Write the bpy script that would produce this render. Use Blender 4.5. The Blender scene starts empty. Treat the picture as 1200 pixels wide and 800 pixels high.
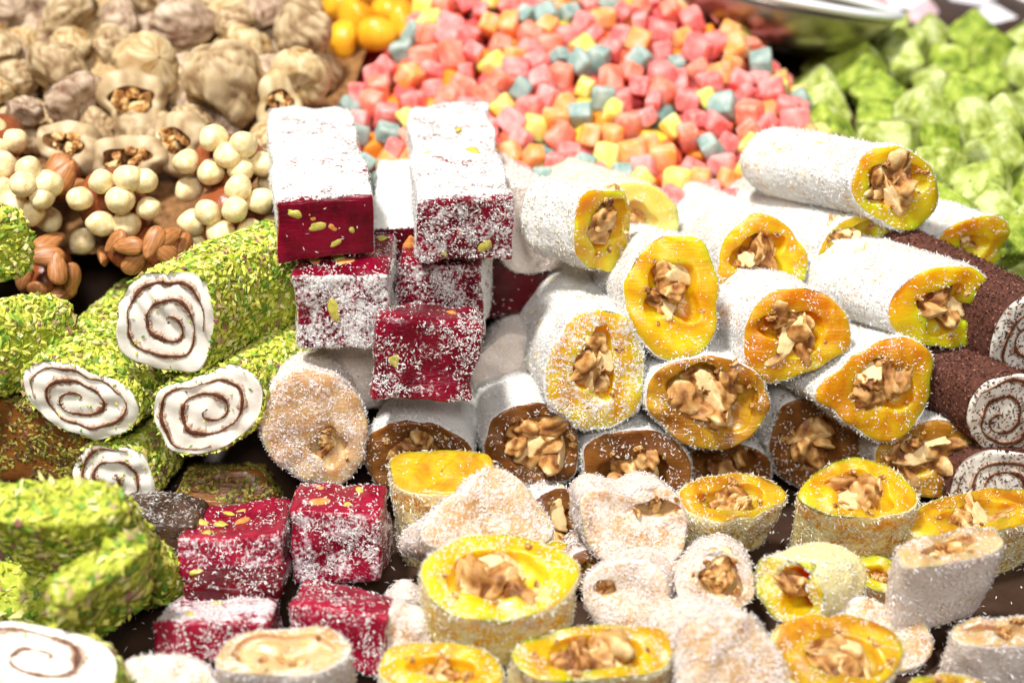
import bpy, math, random
import numpy as np
from mathutils import Vector, Matrix, noise as mnoise

rng = np.random.default_rng(7)
random.seed(7)
S = 0.01                                   # every number below is in centimetres
col = bpy.context.scene.collection
scene = bpy.context.scene
R = math.radians

# ------------------------------------------------------------------ camera, light
H, PITCH, LENS = 34.0, 30.0, 50.0
cam_d = bpy.data.cameras.new('camera'); cam = bpy.data.objects.new('camera', cam_d); col.objects.link(cam)
cam.location = (0, 0, H*S); cam.rotation_euler = (R(90-PITCH), 0, 0)
cam_d.lens = LENS; cam_d.sensor_width = 36; cam_d.clip_start = 0.01; cam_d.clip_end = 50
cam_d.dof.use_dof = True; cam_d.dof.focus_distance = 0.515; cam_d.dof.aperture_fstop = 6.0
scene.camera = cam
world = bpy.data.worlds.new('World'); scene.world = world; world.use_nodes = True
world.node_tree.nodes['Background'].inputs[0].default_value = (0.98, 0.98, 1.0, 1)
world.node_tree.nodes['Background'].inputs[1].default_value = 0.11

def area(name, loc, target, size, power, color):
    d = bpy.data.lights.new(name, 'AREA'); d.shape = 'DISK'; d.size = size*S; d.energy = power; d.color = color
    o = bpy.data.objects.new(name, d); col.objects.link(o); o.location = Vector(loc)*S
    o.rotation_euler = (Vector(target)-Vector(loc)).to_track_quat('-Z', 'Y').to_euler()
    return o
area('stall_lamp', (-32, 18, 126), (0, 50, 6), 17, 25, (1.0, 0.985, 0.955))
area('front_fill_lamp', (10, -75, 120), (0, 50, 4), 40, 14, (1.0, 0.99, 0.98))  # soft frontal fill, added to brighten the sides facing the camera
scene.view_settings.view_transform = 'Standard'; scene.view_settings.look = 'None'
scene.view_settings.exposure = 0.12; scene.view_settings.gamma = 1.0; scene.view_settings.use_curve_mapping = False
scene.render.engine = 'CYCLES'
scene.cycles.use_denoising = True
try:
    scene.cycles.denoiser = 'OPENIMAGEDENOISE'; scene.cycles.denoising_prefilter = 'ACCURATE'
except Exception: pass
scene.cycles.max_bounces = 8; scene.cycles.transmission_bounces = 4; scene.cycles.glossy_bounces = 3; scene.cycles.sample_clamp_indirect = 6

# ------------------------------------------------------------------ placing
FPX = 1200*LENS/36
cp, sp = math.cos(R(PITCH)), math.sin(R(PITCH))
def at(px, py, D):
    """point of the stall D cm ahead of the camera that the photo shows at px, py; and pixels per cm there"""
    dx, dv = (px-600)/FPX, (400-py)/FPX
    d = np.array([dx, cp+dv*sp, -sp+dv*cp])
    t = D/d[1]
    return np.array([0, 0, H])+d*t, FPX/t
def elev(py): return PITCH+math.degrees(math.atan((py-400)/FPX))
def frame(yaw, pitch, spin=0):
    y, p = R(yaw), R(pitch)
    N = np.array([math.sin(y)*math.cos(p), -math.cos(y)*math.cos(p), math.sin(p)])
    X = np.array([math.cos(y), math.sin(y), 0.]); Y = np.cross(N, X)
    c, s = math.cos(R(spin)), math.sin(R(spin))
    return X*c+Y*s, -X*s+Y*c, N

# ------------------------------------------------------------------ materials
def new_mat(name):
    m = bpy.data.materials.new(name); m.use_nodes = True
    nt = m.node_tree; nt.nodes.clear()
    return m, nt
def nd(nt, typ, **kw):
    n = nt.nodes.new(typ)
    for k, v in kw.items():
        if k.startswith('i_'):
            n.inputs[k[2:].replace('_', ' ')].default_value = v
        else: setattr(n, k, v)
    return n
def c4(c): return (c[0], c[1], c[2], 1)
def noise_tex(nt, scale, detail=3, rough=.6, dist=0):
    tc = nd(nt, 'ShaderNodeTexCoord'); n = nd(nt, 'ShaderNodeTexNoise')
    nt.links.new(tc.outputs['Object'], n.inputs['Vector'])
    n.inputs['Scale'].default_value = scale; n.inputs['Detail'].default_value = detail
    n.inputs['Roughness'].default_value = rough; n.inputs['Distortion'].default_value = dist
    return n
def ramp(nt, src, stops):
    r = nd(nt, 'ShaderNodeValToRGB'); e = r.color_ramp.elements
    while len(e) < len(stops): e.new(.5)
    for el, (p, c) in zip(e, stops): el.position = p; el.color = c4(c)
    nt.links.new(src, r.inputs['Fac']); return r
def bump(nt, src, strength, dist):
    b = nd(nt, 'ShaderNodeBump'); b.inputs['Strength'].default_value = strength
    b.inputs['Distance'].default_value = dist*S; nt.links.new(src, b.inputs['Height']); return b
def princ(nt, color=None, rough=.5, sss=0, radius=(1, .5, .2), sscale=.3, spec=.5, coat=0, trans=0):
    p = nd(nt, 'ShaderNodeBsdfPrincipled')
    if color is not None: p.inputs['Base Color'].default_value = c4(color)
    p.inputs['Roughness'].default_value = rough
    p.inputs['Subsurface Weight'].default_value = sss
    p.inputs['Subsurface Radius'].default_value = radius
    p.inputs['Subsurface Scale'].default_value = sscale*S
    p.inputs['Specular IOR Level'].default_value = spec
    p.inputs['Coat Weight'].default_value = coat; p.inputs['Coat Roughness'].default_value = .12
    p.inputs['Transmission Weight'].default_value = trans
    return p
def out(nt, sh):
    o = nd(nt, 'ShaderNodeOutputMaterial'); nt.links.new(sh, o.inputs['Surface'])
def math_n(nt, op, a, b=None, clamp=False):
    m = nd(nt, 'ShaderNodeMath', operation=op); m.use_clamp = clamp
    for i, v in enumerate((a, b)):
        if v is None: continue
        if isinstance(v, (int, float)): m.inputs[i].default_value = v
        else: nt.links.new(v, m.inputs[i])
    return m.outputs[0]

def jelly_mat(name, c1, c2, powder=(.83, .81, .77), sscale=1.5, rough=.32, pn=700, spec=.42, clear=.16):
    """translucent jelly, dusted where the 'powder' attribute says"""
    m, nt = new_mat(name)
    n = noise_tex(nt, 75, 4, .6, .5)
    r = ramp(nt, n.outputs['Fac'], [(.36, c1), (.64, c2)])
    p = princ(nt, rough=rough, sss=1.0, radius=(1, .42, .05) if c1[1] > .05 else (1, .2, .15), sscale=sscale, spec=spec, coat=.06)
    nt.links.new(r.outputs[0], p.inputs['Base Color'])
    nb = noise_tex(nt, 190, 5, .65, .5); b = bump(nt, nb.outputs['Fac'], .45, .08)
    tc = nd(nt, 'ShaderNodeTexCoord'); mp = nd(nt, 'ShaderNodeMapping'); mp.inputs['Scale'].default_value = (120, 300, 1500); mp.inputs['Rotation'].default_value = (.3, .5, .2)
    nk = nd(nt, 'ShaderNodeTexNoise'); nk.inputs['Scale'].default_value = 1; nk.inputs['Detail'].default_value = 3
    nt.links.new(tc.outputs['Object'], mp.inputs[0]); nt.links.new(mp.outputs[0], nk.inputs['Vector'])
    bk = bump(nt, nk.outputs['Fac'], .6, .05); nt.links.new(b.outputs[0], bk.inputs['Normal']); nt.links.new(bk.outputs[0], p.inputs['Normal'])
    g = princ(nt, rough=.18, spec=.5, trans=1.0); g.inputs['IOR'].default_value = 1.38
    hs = nd(nt, 'ShaderNodeMixRGB'); hs.inputs[0].default_value = .25; hs.inputs[2].default_value = (1, 1, 1, 1); nt.links.new(r.outputs[0], hs.inputs[1])
    nt.links.new(hs.outputs[0], g.inputs['Base Color']); nt.links.new(bk.outputs[0], g.inputs['Normal'])
    mt = nd(nt, 'ShaderNodeMixShader'); mt.inputs[0].default_value = clear; nt.links.new(p.outputs[0], mt.inputs[1]); nt.links.new(g.outputs[0], mt.inputs[2])
    q = princ(nt, powder, rough=.85, sss=.3, radius=(1, .85, .65), sscale=.2, spec=.2)
    n2 = noise_tex(nt, pn, 4, .7); n3 = noise_tex(nt, 130, 2)
    b2 = bump(nt, n2.outputs['Fac'], 1.0, .12); nt.links.new(b2.outputs[0], q.inputs['Normal'])
    a = nd(nt, 'ShaderNodeAttribute', attribute_name='powder')
    mixn = math_n(nt, 'ADD', math_n(nt, 'MULTIPLY', n2.outputs['Fac'], .6), math_n(nt, 'MULTIPLY', n3.outputs['Fac'], .4))
    d = math_n(nt, 'SUBTRACT', math_n(nt, 'ADD', mixn, math_n(nt, 'MULTIPLY', a.outputs['Fac'], .66)), .83)
    f = math_n(nt, 'MULTIPLY', d, 9.0, True)
    mx = nd(nt, 'ShaderNodeMixShader'); nt.links.new(f, mx.inputs[0])
    nt.links.new(mt.outputs[0], mx.inputs[1]); nt.links.new(q.outputs[0], mx.inputs[2])
    out(nt, mx.outputs[0]); return m
def attr_mat(name, rough=.6, trans=.2, spec=.3, boost=None):
    """colour from each flake's own colour"""
    m, nt = new_mat(name)
    a = nd(nt, 'ShaderNodeAttribute', attribute_name='tint')
    p = princ(nt, rough=rough, spec=spec); nt.links.new(a.outputs['Color'], p.inputs['Base Color'])
    t = nd(nt, 'ShaderNodeBsdfTranslucent'); nt.links.new(a.outputs['Color'], t.inputs['Color'])
    mx = nd(nt, 'ShaderNodeMixShader'); mx.inputs[0].default_value = trans
    nt.links.new(p.outputs[0], mx.inputs[1]); nt.links.new(t.outputs[0], mx.inputs[2])
    out(nt, mx.outputs[0]); return m
def noisy_mat(name, stops, scale, rough=.6, sss=0, sscale=.2, bstr=.4, bdist=.04, bscale=None, spec=.4, detail=4, radius=(1, .6, .4), coat=0):
    m, nt = new_mat(name)
    n = noise_tex(nt, scale, detail); r = ramp(nt, n.outputs['Fac'], stops)
    p = princ(nt, rough=rough, sss=sss, sscale=sscale, spec=spec, radius=radius, coat=coat)
    nt.links.new(r.outputs[0], p.inputs['Base Color'])
    nb = noise_tex(nt, bscale or scale*3, 4); b = bump(nt, nb.outputs['Fac'], bstr, bdist)
    nt.links.new(b.outputs[0], p.inputs['Normal']); out(nt, p.outputs[0]); return m

M = {}
M['yellow'] = jelly_mat('yellow_jelly', (.80, .37, .003), (.95, .64, .012))
M['orange'] = jelly_mat('orange_jelly', (.68, .24, .003), (.92, .48, .008))
M['amber'] = jelly_mat('amber_jelly', (.40, .14, .006), (.74, .42, .02), sscale=.6, clear=.25)
M['brown'] = jelly_mat('brown_shaded_jelly', (.22, .07, .012), (.42, .17, .03), sscale=.5, clear=.35)  # brown jelly; on the lower rolls its darkness stands in for shade
for k_, c1, c2 in (('yellow', (.82, .40, .004), (.96, .68, .02)), ('orange', (.70, .27, .004), (.94, .56, .012)), ('amber', (.48, .17, .005), (.84, .50, .02))):
    M[k_+'_c'] = jelly_mat(k_+'_jelly_creamy_dusting', c1, c2, powder=(.93, .80, .40))
M['cream'] = jelly_mat('cream_jelly', (.60, .34, .13), (.78, .54, .28), powder=(.84, .72, .63), sscale=.7)
M['pale'] = jelly_mat('pale_yellow_jelly', (.88, .66, .10), (.92, .76, .25), powder=(.90, .80, .55))
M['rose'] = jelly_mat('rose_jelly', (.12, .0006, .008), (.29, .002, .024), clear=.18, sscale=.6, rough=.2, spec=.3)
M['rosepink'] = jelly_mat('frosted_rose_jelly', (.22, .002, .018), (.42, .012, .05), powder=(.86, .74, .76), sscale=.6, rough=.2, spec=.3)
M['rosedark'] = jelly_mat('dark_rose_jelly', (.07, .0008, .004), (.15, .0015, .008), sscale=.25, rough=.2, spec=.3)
M['date'] = jelly_mat('dark_brown_jelly', (.05, .025, .015), (.11, .05, .025), sscale=.2)
M['flake'] = attr_mat('coconut_flake', .55, .22)
M['pist'] = attr_mat('chopped_pistachio', .5, .15, .4)
M['nougat'] = noisy_mat('white_nougat', [(.3, (.84, .77, .66)), (.7, (.92, .87, .78))], 300, .55, .4, .2, .3, .03)
M['choc'] = noisy_mat('chocolate_filling', [(.3, (.06, .018, .008)), (.7, (.17, .06, .03))], 600, .5)
M['smear'] = noisy_mat('chocolate_smear', [(.35, (.34, .19, .11)), (.65, (.66, .50, .38))], 900, .55)
M['greenpaste'] = noisy_mat('pistachio_paste', [(.3, (.22, .26, .015)), (.55, (.44, .48, .035)), (.75, (.60, .58, .10))], 350, .6, bstr=.8, bdist=.08)
M['cocoa'] = noisy_mat('cocoa_coating', [(.3, (.05, .014, .008)), (.7, (.17, .055, .032))], 600, .75, bstr=1, bdist=.08)
M['pistnut'] = noisy_mat('pistachio_kernel', [(.3, (.36, .36, .03)), (.55, (.58, .50, .10)), (.75, (.55, .26, .10))], 230, .4, .3, .1)
M['almondbit'] = noisy_mat('roasted_kernel', [(.3, (.55, .18, .04)), (.7, (.75, .36, .10))], 200, .35)

def walnut_mat():
    m, nt = new_mat('walnut_kernel')
    a = nd(nt, 'ShaderNodeAttribute', attribute_name='ridge')
    n = noise_tex(nt, 350, 4)
    s = math_n(nt, 'ADD', a.outputs['Fac'], math_n(nt, 'MULTIPLY', math_n(nt, 'SUBTRACT', n.outputs['Fac'], .5), .9))
    r = ramp(nt, s, [(.08, (.18, .06, .013)), (.38, (.40, .18, .045)), (.68, (.58, .33, .11)), (1, (.80, .60, .31))])
    p = princ(nt, rough=.55, sss=.3, sscale=.12, spec=.35); nt.links.new(r.outputs[0], p.inputs['Base Color'])
    b = bump(nt, n.outputs['Fac'], .7, .05); nt.links.new(b.outputs[0], p.inputs['Normal'])
    out(nt, p.outputs[0]); return m
M['walnut'] = walnut_mat()
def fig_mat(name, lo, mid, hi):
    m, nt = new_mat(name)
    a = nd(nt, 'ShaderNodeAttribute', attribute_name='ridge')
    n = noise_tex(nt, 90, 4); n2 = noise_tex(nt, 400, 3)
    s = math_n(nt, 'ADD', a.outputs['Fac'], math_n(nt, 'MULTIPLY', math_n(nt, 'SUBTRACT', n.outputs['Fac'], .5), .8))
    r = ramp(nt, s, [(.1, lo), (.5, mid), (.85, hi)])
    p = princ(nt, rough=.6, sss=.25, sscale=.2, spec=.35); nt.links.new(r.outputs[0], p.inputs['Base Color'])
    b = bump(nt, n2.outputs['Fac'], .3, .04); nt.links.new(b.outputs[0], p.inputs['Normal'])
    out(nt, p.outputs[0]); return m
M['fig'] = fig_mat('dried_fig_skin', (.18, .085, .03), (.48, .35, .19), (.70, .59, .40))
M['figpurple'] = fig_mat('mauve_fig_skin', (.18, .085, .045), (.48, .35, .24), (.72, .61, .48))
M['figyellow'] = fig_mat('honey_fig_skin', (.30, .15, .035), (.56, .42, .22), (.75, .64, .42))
M['figflesh'] = noisy_mat('fig_flesh', [(.3, (.10, .04, .015)), (.7, (.34, .17, .06))], 260, .45)
M['hazel'] = noisy_mat('blanched_hazelnut', [(.27, (.42, .22, .06)), (.38, (.76, .57, .27)), (.66, (.90, .77, .48))], 200, .42, .3, .15, .5, .06, 330)
M['caramel'] = noisy_mat('fruit_paste', [(.3, (.14, .03, .012)), (.7, (.36, .10, .03))], 150, .25, .4, .2, .6, .06)
def almond_mat():
    m, nt = new_mat('almond_skin')
    tc = nd(nt, 'ShaderNodeTexCoord'); mp = nd(nt, 'ShaderNodeMapping'); mp.inputs['Scale'].default_value = (900, 900, 80)
    n = nd(nt, 'ShaderNodeTexNoise'); n.inputs['Scale'].default_value = 1; n.inputs['Detail'].default_value = 3
    nt.links.new(tc.outputs['Object'], mp.inputs[0]); nt.links.new(mp.outputs[0], n.inputs['Vector'])
    r = ramp(nt, n.outputs['Fac'], [(.3, (.26, .085, .025)), (.7, (.55, .24, .08))])
    p = princ(nt, rough=.42, spec=.45); nt.links.new(r.outputs[0], p.inputs['Base Color'])
    b = bump(nt, n.outputs['Fac'], .5, .03); nt.links.new(b.outputs[0], p.inputs['Normal']); out(nt, p.outputs[0]); return m
M['almond'] = almond_mat()
def sugar_mat(name, c):
    m, nt = new_mat(name)
    n = noise_tex(nt, 900, 2, .7); n1 = noise_tex(nt, 170, 3)
    w = tuple(.6*v+.4*u for v, u in zip(c, (.95, .88, .82)))
    r = ramp(nt, n1.outputs['Fac'], [(.35, c), (.72, w)])
    p = princ(nt, rough=.5, sss=1, radius=(1, .6, .45), sscale=.6, spec=.4); nt.links.new(r.outputs[0], p.inputs['Base Color'])
    b = bump(nt, n.outputs['Fac'], .9, .06); nt.links.new(b.outputs[0], p.inputs['Normal']); out(nt, p.outputs[0]); return m
CANDY = {'pink': (.84, .13, .12), 'coral': (.88, .17, .08), 'orange': (.90, .30, .03), 'yellow': (.88, .66, .08),
         'teal': (.20, .34, .30), 'rose pink': (.84, .22, .21)}
for k, c in CANDY.items(): M['c_'+k] = sugar_mat('sugar_jelly_'+k.replace(' ', '_'), c)
M['greencube'] = noisy_mat('pistachio_powder', [(.32, (.07, .11, .008)), (.45, (.22, .31, .022)), (.58, (.42, .50, .07)), (.72, (.68, .73, .34))], 200, .75, .3, .2, .7, .08, 420)
M['greencube_pale'] = noisy_mat('pale_pistachio_powder', [(.32, (.14, .18, .02)), (.46, (.38, .45, .08)), (.62, (.68, .73, .34))], 200, .75, .3, .2, .7, .08, 420)
M['apricot'] = noisy_mat('dried_apricot_skin', [(.3, (.75, .30, .01)), (.7, (.92, .50, .03))], 60, .35, .7, .4, .4, .05)
M['counter'] = noisy_mat('dark_wood', [(.3, (.03, .014, .008)), (.7, (.07, .035, .02))], 60, .5)
M['candybed'] = noisy_mat('pink_sugar', [(.3, (.55, .06, .06)), (.7, (.80, .20, .16))], 120, .5, .6, .3)
M['greenbed'] = noisy_mat('dark_gap_green', [(.3, (.02, .035, .004)), (.7, (.07, .09, .015))], 160, .8)  # bed colour darkened so gaps between the cubes read as shade
M['steel'] = noisy_mat('brushed_steel', [(.3, (.30, .26, .23)), (.7, (.38, .34, .30))], 90, .3, bstr=.05)
M['steel'].node_tree.nodes['Principled BSDF'].inputs['Metallic'].default_value = 1
M['rim'] = noisy_mat('polished_rim', [(.3, (.80, .80, .80)), (.7, (.86, .86, .86))], 90, .4)
M['paper'] = noisy_mat('white_paper', [(.3, (.82, .80, .82)), (.7, (.88, .86, .88))], 90, .7)
M['redcloth'] = noisy_mat('dark_red_cloth', [(.3, (.22, .02, .02)), (.7, (.34, .04, .04))], 300, .8)
M['whitedelight'] = noisy_mat('white_powdered_delight', [(.3, (.84, .78, .80)), (.7, (.93, .90, .92))], 90, .8, .4, .3)
M['pinkdelight'] = noisy_mat('pink_powdered_delight', [(.3, (.80, .40, .45)), (.7, (.90, .68, .70))], 90, .8, .4, .3)

# ------------------------------------------------------------------ mesh helpers
def mesh_from(name, V, tris=None, quads=None, mat=None, smooth=False, attrs=None, tint=None):
    """V in cm; attrs {name: per-vertex floats}; tint per-vertex rgb"""
    me = bpy.data.meshes.new(name)
    V = np.asarray(V, dtype=np.float32)*S
    loops, starts, pos = [], [], 0
    for F in (tris, quads):
        if F is None or len(F) == 0: continue
        F = np.asarray(F, dtype=np.int32); k = F.shape[1]
        starts.append(pos+np.arange(len(F), dtype=np.int32)*k); loops.append(F.ravel()); pos += F.size
    loops = np.concatenate(loops); starts = np.concatenate(starts)
    me.vertices.add(len(V)); me.vertices.foreach_set('co', V.ravel())
    me.loops.add(len(loops)); me.loops.foreach_set('vertex_index', loops)
    me.polygons.add(len(starts)); me.polygons.foreach_set('loop_start', starts)
    me.polygons.foreach_set('use_smooth', np.full(len(starts), smooth, dtype=bool))
    for k, v in (attrs or {}).items():
        a = me.attributes.new(k, 'FLOAT', 'POINT'); a.data.foreach_set('value', np.asarray(v, dtype=np.float32))
    if tint is not None:
        a = me.attributes.new('tint', 'FLOAT_COLOR', 'POINT')
        t = np.ones((len(V), 4), dtype=np.float32); t[:, :3] = tint; a.data.foreach_set('color', t.ravel())
    if mat is not None: me.materials.append(mat)
    me.update(calc_edges=True); me.validate()
    return me
def link(name, me, parent=None, loc=None):
    o = bpy.data.objects.new(name, me); col.objects.link(o)
    if parent is not None: o.parent = parent
    if loc is not None: o.location = Vector(loc)*S
    return o
def tag(o, label=None, cat=None, group=None, kind=None):
    if label: o['label'] = label
    if cat: o['category'] = cat
    if group: o['group'] = group
    if kind: o['kind'] = kind
    return o
def empty(name, loc, label, cat, group=None):
    o = bpy.data.objects.new(name, None); col.objects.link(o); o.location = Vector(loc)*S
    o.empty_display_size = .01
    return tag(o, label, cat, group)
LOWEST = []
def base_of(V, name=''):
    b = np.array([V[:, 0].mean(), V[:, 1].mean(), V[:, 2].min()]); LOWEST.append((name, round(b[1]), round(float(b[2]), 1))); return b

class Wob:
    """smooth random field made of a few sine waves"""
    def __init__(s, scale, n=9):
        s.k = rng.normal(size=(n, 3))*scale; s.p = rng.uniform(0, 6.28, n); s.n = n
    def __call__(s, P): return np.sin(P@s.k.T+s.p).sum(1)/math.sqrt(s.n)

def grid_quads(rows, n):
    i, j = np.meshgrid(np.arange(rows-1), np.arange(n), indexing='ij'); j2 = (j+1) % n
    return np.stack([i*n+j, (i+1)*n+j, (i+1)*n+j2, i*n+j2], -1).reshape(-1, 4)
def sample(V, Q, w, n):
    """n points spread over quads Q by area times weight w (per quad), with face normals"""
    a, b, c, d = (V[Q[:, k]] for k in range(4))
    nr = np.cross(c-a, d-b); ar = np.linalg.norm(nr, axis=1)/2
    p = ar*w; s = p.sum()
    if s <= 0 or n < 1: return np.zeros((0, 3)), np.zeros((0, 3))
    idx = rng.choice(len(Q), int(n), p=p/s)
    u, v = rng.random((2, int(n), 1))
    P = (a[idx]*(1-u)+b[idx]*u)*(1-v)+(d[idx]*(1-u)+c[idx]*u)*v
    N = nr[idx]/(2*ar[idx, None]+1e-9)
    return P, N
def tangent(N):
    t = np.cross(N, rng.normal(size=N.shape)); return t/(np.linalg.norm(t, axis=1, keepdims=True)+1e-9)
def slivers(P, N, L, W, tilt=18, lift=.02):
    """thin tapering shreds of coconut, four faces each"""
    n = len(P); t = tangent(N); a = np.abs(rng.normal(0, R(tilt), n))[:, None]
    d = t*np.cos(a)+N*np.sin(a); s = np.cross(N, t); u = np.cross(s, d)*-1
    u = np.where((u*N).sum(1, keepdims=True) < 0, -u, u)
    Ls = rng.uniform(L[0], L[1], (n, 1)); Ws = rng.uniform(W[0], W[1], (n, 1))
    c = P+N*(lift+.35*Ls*np.sin(a)); k = rng.normal(0, .12, (n, 1))*Ls
    V = np.stack([c-d*Ls/2, c+d*Ls/2+s*k, c+s*Ws/2+u*Ws*.15+d*Ls*.12, c-s*Ws/2+u*Ws*.5-d*Ls*.1], 1).reshape(-1, 3)
    f = np.array([[0, 2, 3], [1, 3, 2], [0, 3, 1], [0, 1, 2]])
    T = (np.arange(n)[:, None, None]*4+f[None]).reshape(-1, 3)
    return V, T, 4
def chips(P, N, L, W, T0, tilt=14, lift=.03, d0=None):
    """chopped nut chips: flattened irregular octahedra"""
    n = len(P); t = tangent(N)
    if d0 is not None:
        t = d0-N*(N@d0)[:, None]+1.1*t; t = t/(np.linalg.norm(t, axis=1, keepdims=True)+1e-9)
    a = rng.normal(0, R(tilt), n)[:, None]; d = t*np.cos(a)+N*np.sin(a); s = np.cross(N, t)
    b = rng.normal(0, R(tilt), n)[:, None]; s = s*np.cos(b)+N*np.sin(b); u = np.cross(d, s)
    Ls = rng.uniform(L[0], L[1], (n, 1))/2; Ws = rng.uniform(W[0], W[1], (n, 1))/2; Ts = rng.uniform(T0[0], T0[1], (n, 1))/2
    c = P+N*lift; j = lambda: rng.uniform(.6, 1.1, (n, 1)); q = lambda: rng.uniform(-.5, .5, (n, 1))
    V = np.stack([c-d*Ls*j(), c+d*Ls*j(), c+s*Ws*j()+d*Ls*q(), c-s*Ws*j()+d*Ls*q(), c+u*Ts+d*Ls*q()*.6, c-u*Ts], 1).reshape(-1, 3)
    f = np.array([[0, 2, 4], [2, 1, 4], [1, 3, 4], [3, 0, 4], [2, 0, 5], [1, 2, 5], [3, 1, 5], [0, 3, 5]])
    T = (np.arange(n)[:, None, None]*6+f[None]).reshape(-1, 3)
    return V, T, 6
WHITE = np.array([(.93, .92, .90), (.90, .88, .84), (.95, .93, .88)])
CREAM = np.array([(.92, .87, .72), (.90, .84, .66), (.93, .90, .82)])
PINKW = np.array([(.92, .87, .84), (.88, .80, .76), (.93, .90, .88)])
GREEN = np.array([(.47, .53, .045), (.62, .66, .08), (.22, .38, .035), (.76, .73, .14), (.14, .26, .022), (.82, .79, .32), (.34, .14, .12), (.30, .46, .05), (.50, .36, .16)])
GREENP = np.array([.19, .23, .07, .22, .05, .14, .04, .03, .03])
DKGREEN = np.array([(.26, .24, .03), (.36, .30, .05), (.16, .17, .02), (.46, .34, .08), (.20, .08, .03), (.10, .05, .02)])
COCOA = np.array([(.10, .03, .018), (.20, .07, .04), (.06, .018, .012), (.28, .11, .07)])
def tints(pal, n, k, p=None):
    c = pal[rng.choice(len(pal), n, p=p)]*rng.uniform(.85, 1.08, (n, 1)); return np.repeat(np.clip(c, 0, .96), k, 0)

def patchy(CV, cnt):
    """pistachio tints drifting from pale yellow to dark green over the roll"""
    t = tints(GREEN, cnt, 6, GREENP); c = CV.reshape(cnt, 6, 3).mean(1); g = Wob(1.3)(c); dk = GREEN[[2, 4, 7, 8]]
    pick = rng.random(cnt) < np.clip(.10+.16*g, 0, .45); d = dk[rng.integers(4, size=cnt)]; t = t.reshape(cnt, 6, 3); t[pick] = d[pick][:, None, :]
    return t.reshape(-1, 3)
# walnut, pistachio, almond kernels shared by many sweets
def ico(sub):
    import bmesh
    bm = bmesh.new(); bmesh.ops.create_icosphere(bm, subdivisions=sub, radius=1)
    V = np.array([v.co[:] for v in bm.verts]); F = np.array([[v.index for v in f.verts] for f in bm.faces]); bm.free(); return V, F
IV4, IF4 = ico(4); IV3, IF3 = ico(3); IV2, IF2 = ico(2)
WAL = []
for k in range(9):
    off = Vector(rng.uniform(-50, 50, 3)); nl_ = rng.integers(9, 17)
    dirs = rng.normal(size=(nl_, 3)); dirs /= np.linalg.norm(dirs, axis=1, keepdims=True); hgt = rng.uniform(.7, 1.15, nl_); wid = rng.uniform(.34, .52, nl_)
    wv = np.array([mnoise.noise_vector(Vector(v)*1.8+off)[:] for v in IV4]); U = IV4+.28*wv; U /= np.linalg.norm(U, axis=1, keepdims=True)
    an = np.arccos(np.clip(U@dirs.T, -1, 1)); L_ = hgt*np.exp(-(an/(wid*1.25))**2*.8); lob = (L_**6).sum(1)**(1/6)
    rid = np.array([1-abs(mnoise.noise(Vector(v)*1.7+off*1.3))*1.6 for v in U]); fine = np.array([mnoise.noise(Vector(v)*5-off) for v in IV4])
    lum = np.array([mnoise.noise(Vector(v)*1.1-off) for v in IV4])
    V = IV4*(.62+.36*lob+.20*(rid-.6)+.22*lum+.06*fine)[:, None]
    V *= (1.1, rng.uniform(.65, .9), rng.uniform(.5, .75)); V[:, 2] += .3*V[:, 0]**2*rng.choice([-1, 1])
    rd = .5*(lob-.35)/.7+.5*(rid-.2)/.8
    for _ in range(1+k % 2):                                           # broken kernels with pale clean cuts
        cn = rng.normal(size=3); cn /= np.linalg.norm(cn); q = V@cn; lim = np.quantile(q, rng.uniform(.72, .9)); hit = q > lim
        V[hit] -= ((q[hit]-lim)*.9)[:, None]*cn; rd[hit] = .95
    WAL.append(mesh_from('walnut_piece', V, IF4, None, M['walnut'], True, {'ridge': rd}))
def kernel_mesh(name, mat, sc, tip, jit=.08):
    V = IV3.copy(); w = Wob(2.2)
    V *= (1+jit*w(IV3))[:, None]; V *= sc; V[:, :2] *= (1-tip*(V[:, 2:3]/sc[2]))
    return mesh_from(name, V, IF3, None, mat, True)
PIS = [kernel_mesh('pistachio_piece', M['pistnut'], (rng.uniform(.5, .8), rng.uniform(.4, .7), 1), .15, .22) for _ in range(4)]
ALB = [kernel_mesh('almond_chip', M['almondbit'], (.8, .6, 1), .2, .2) for _ in range(2)]
HAZ = [kernel_mesh('hazelnut', M['hazel'], (1, rng.uniform(.93, 1.03), rng.uniform(.95, 1.1)), rng.uniform(.06, .2), .075) for _ in range(4)]
ALM = [kernel_mesh('almond', M['almond'], (.58, .34, 1), .3) for _ in range(3)]
def rand_rot(): return Matrix(np.linalg.qr(rng.normal(size=(3, 3)))[0].tolist())
def put(name, me, parent, base, P, size, rot=None):
    """one kernel as a part: world centre P, radius size (cm)"""
    o = link(name, me, parent)
    r = (rot if rot is not None else rand_rot()); 
    if r.determinant() < 0: r = r @ Matrix.Diagonal((-1, 1, 1))
    sz = (size,)*3 if np.isscalar(size) else size
    m = r.to_4x4() @ Matrix.Diagonal((*sz, 1)); m.translation = Vector(P-base)*S
    o.matrix_local = m; return o
def rot_from(X, Y, N): return Matrix((X, Y, N)).transposed()

# ------------------------------------------------------------------ sweets
def outline(n, e, wob, spin=0):
    ph = np.linspace(0, 2*math.pi, n, endpoint=False); c, s = np.cos(ph), np.sin(ph)
    r = (np.abs(c)**e+np.abs(s)**e)**(-1/e); r = r/ r.max() if e < 2 else r
    for k in (2, 3, 4, 5): r = r*(1+wob*rng.normal()/k**.7*np.sin(k*ph+rng.uniform(0, 6.28)))
    return np.stack([c*r, s*r], 1), ph

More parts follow.
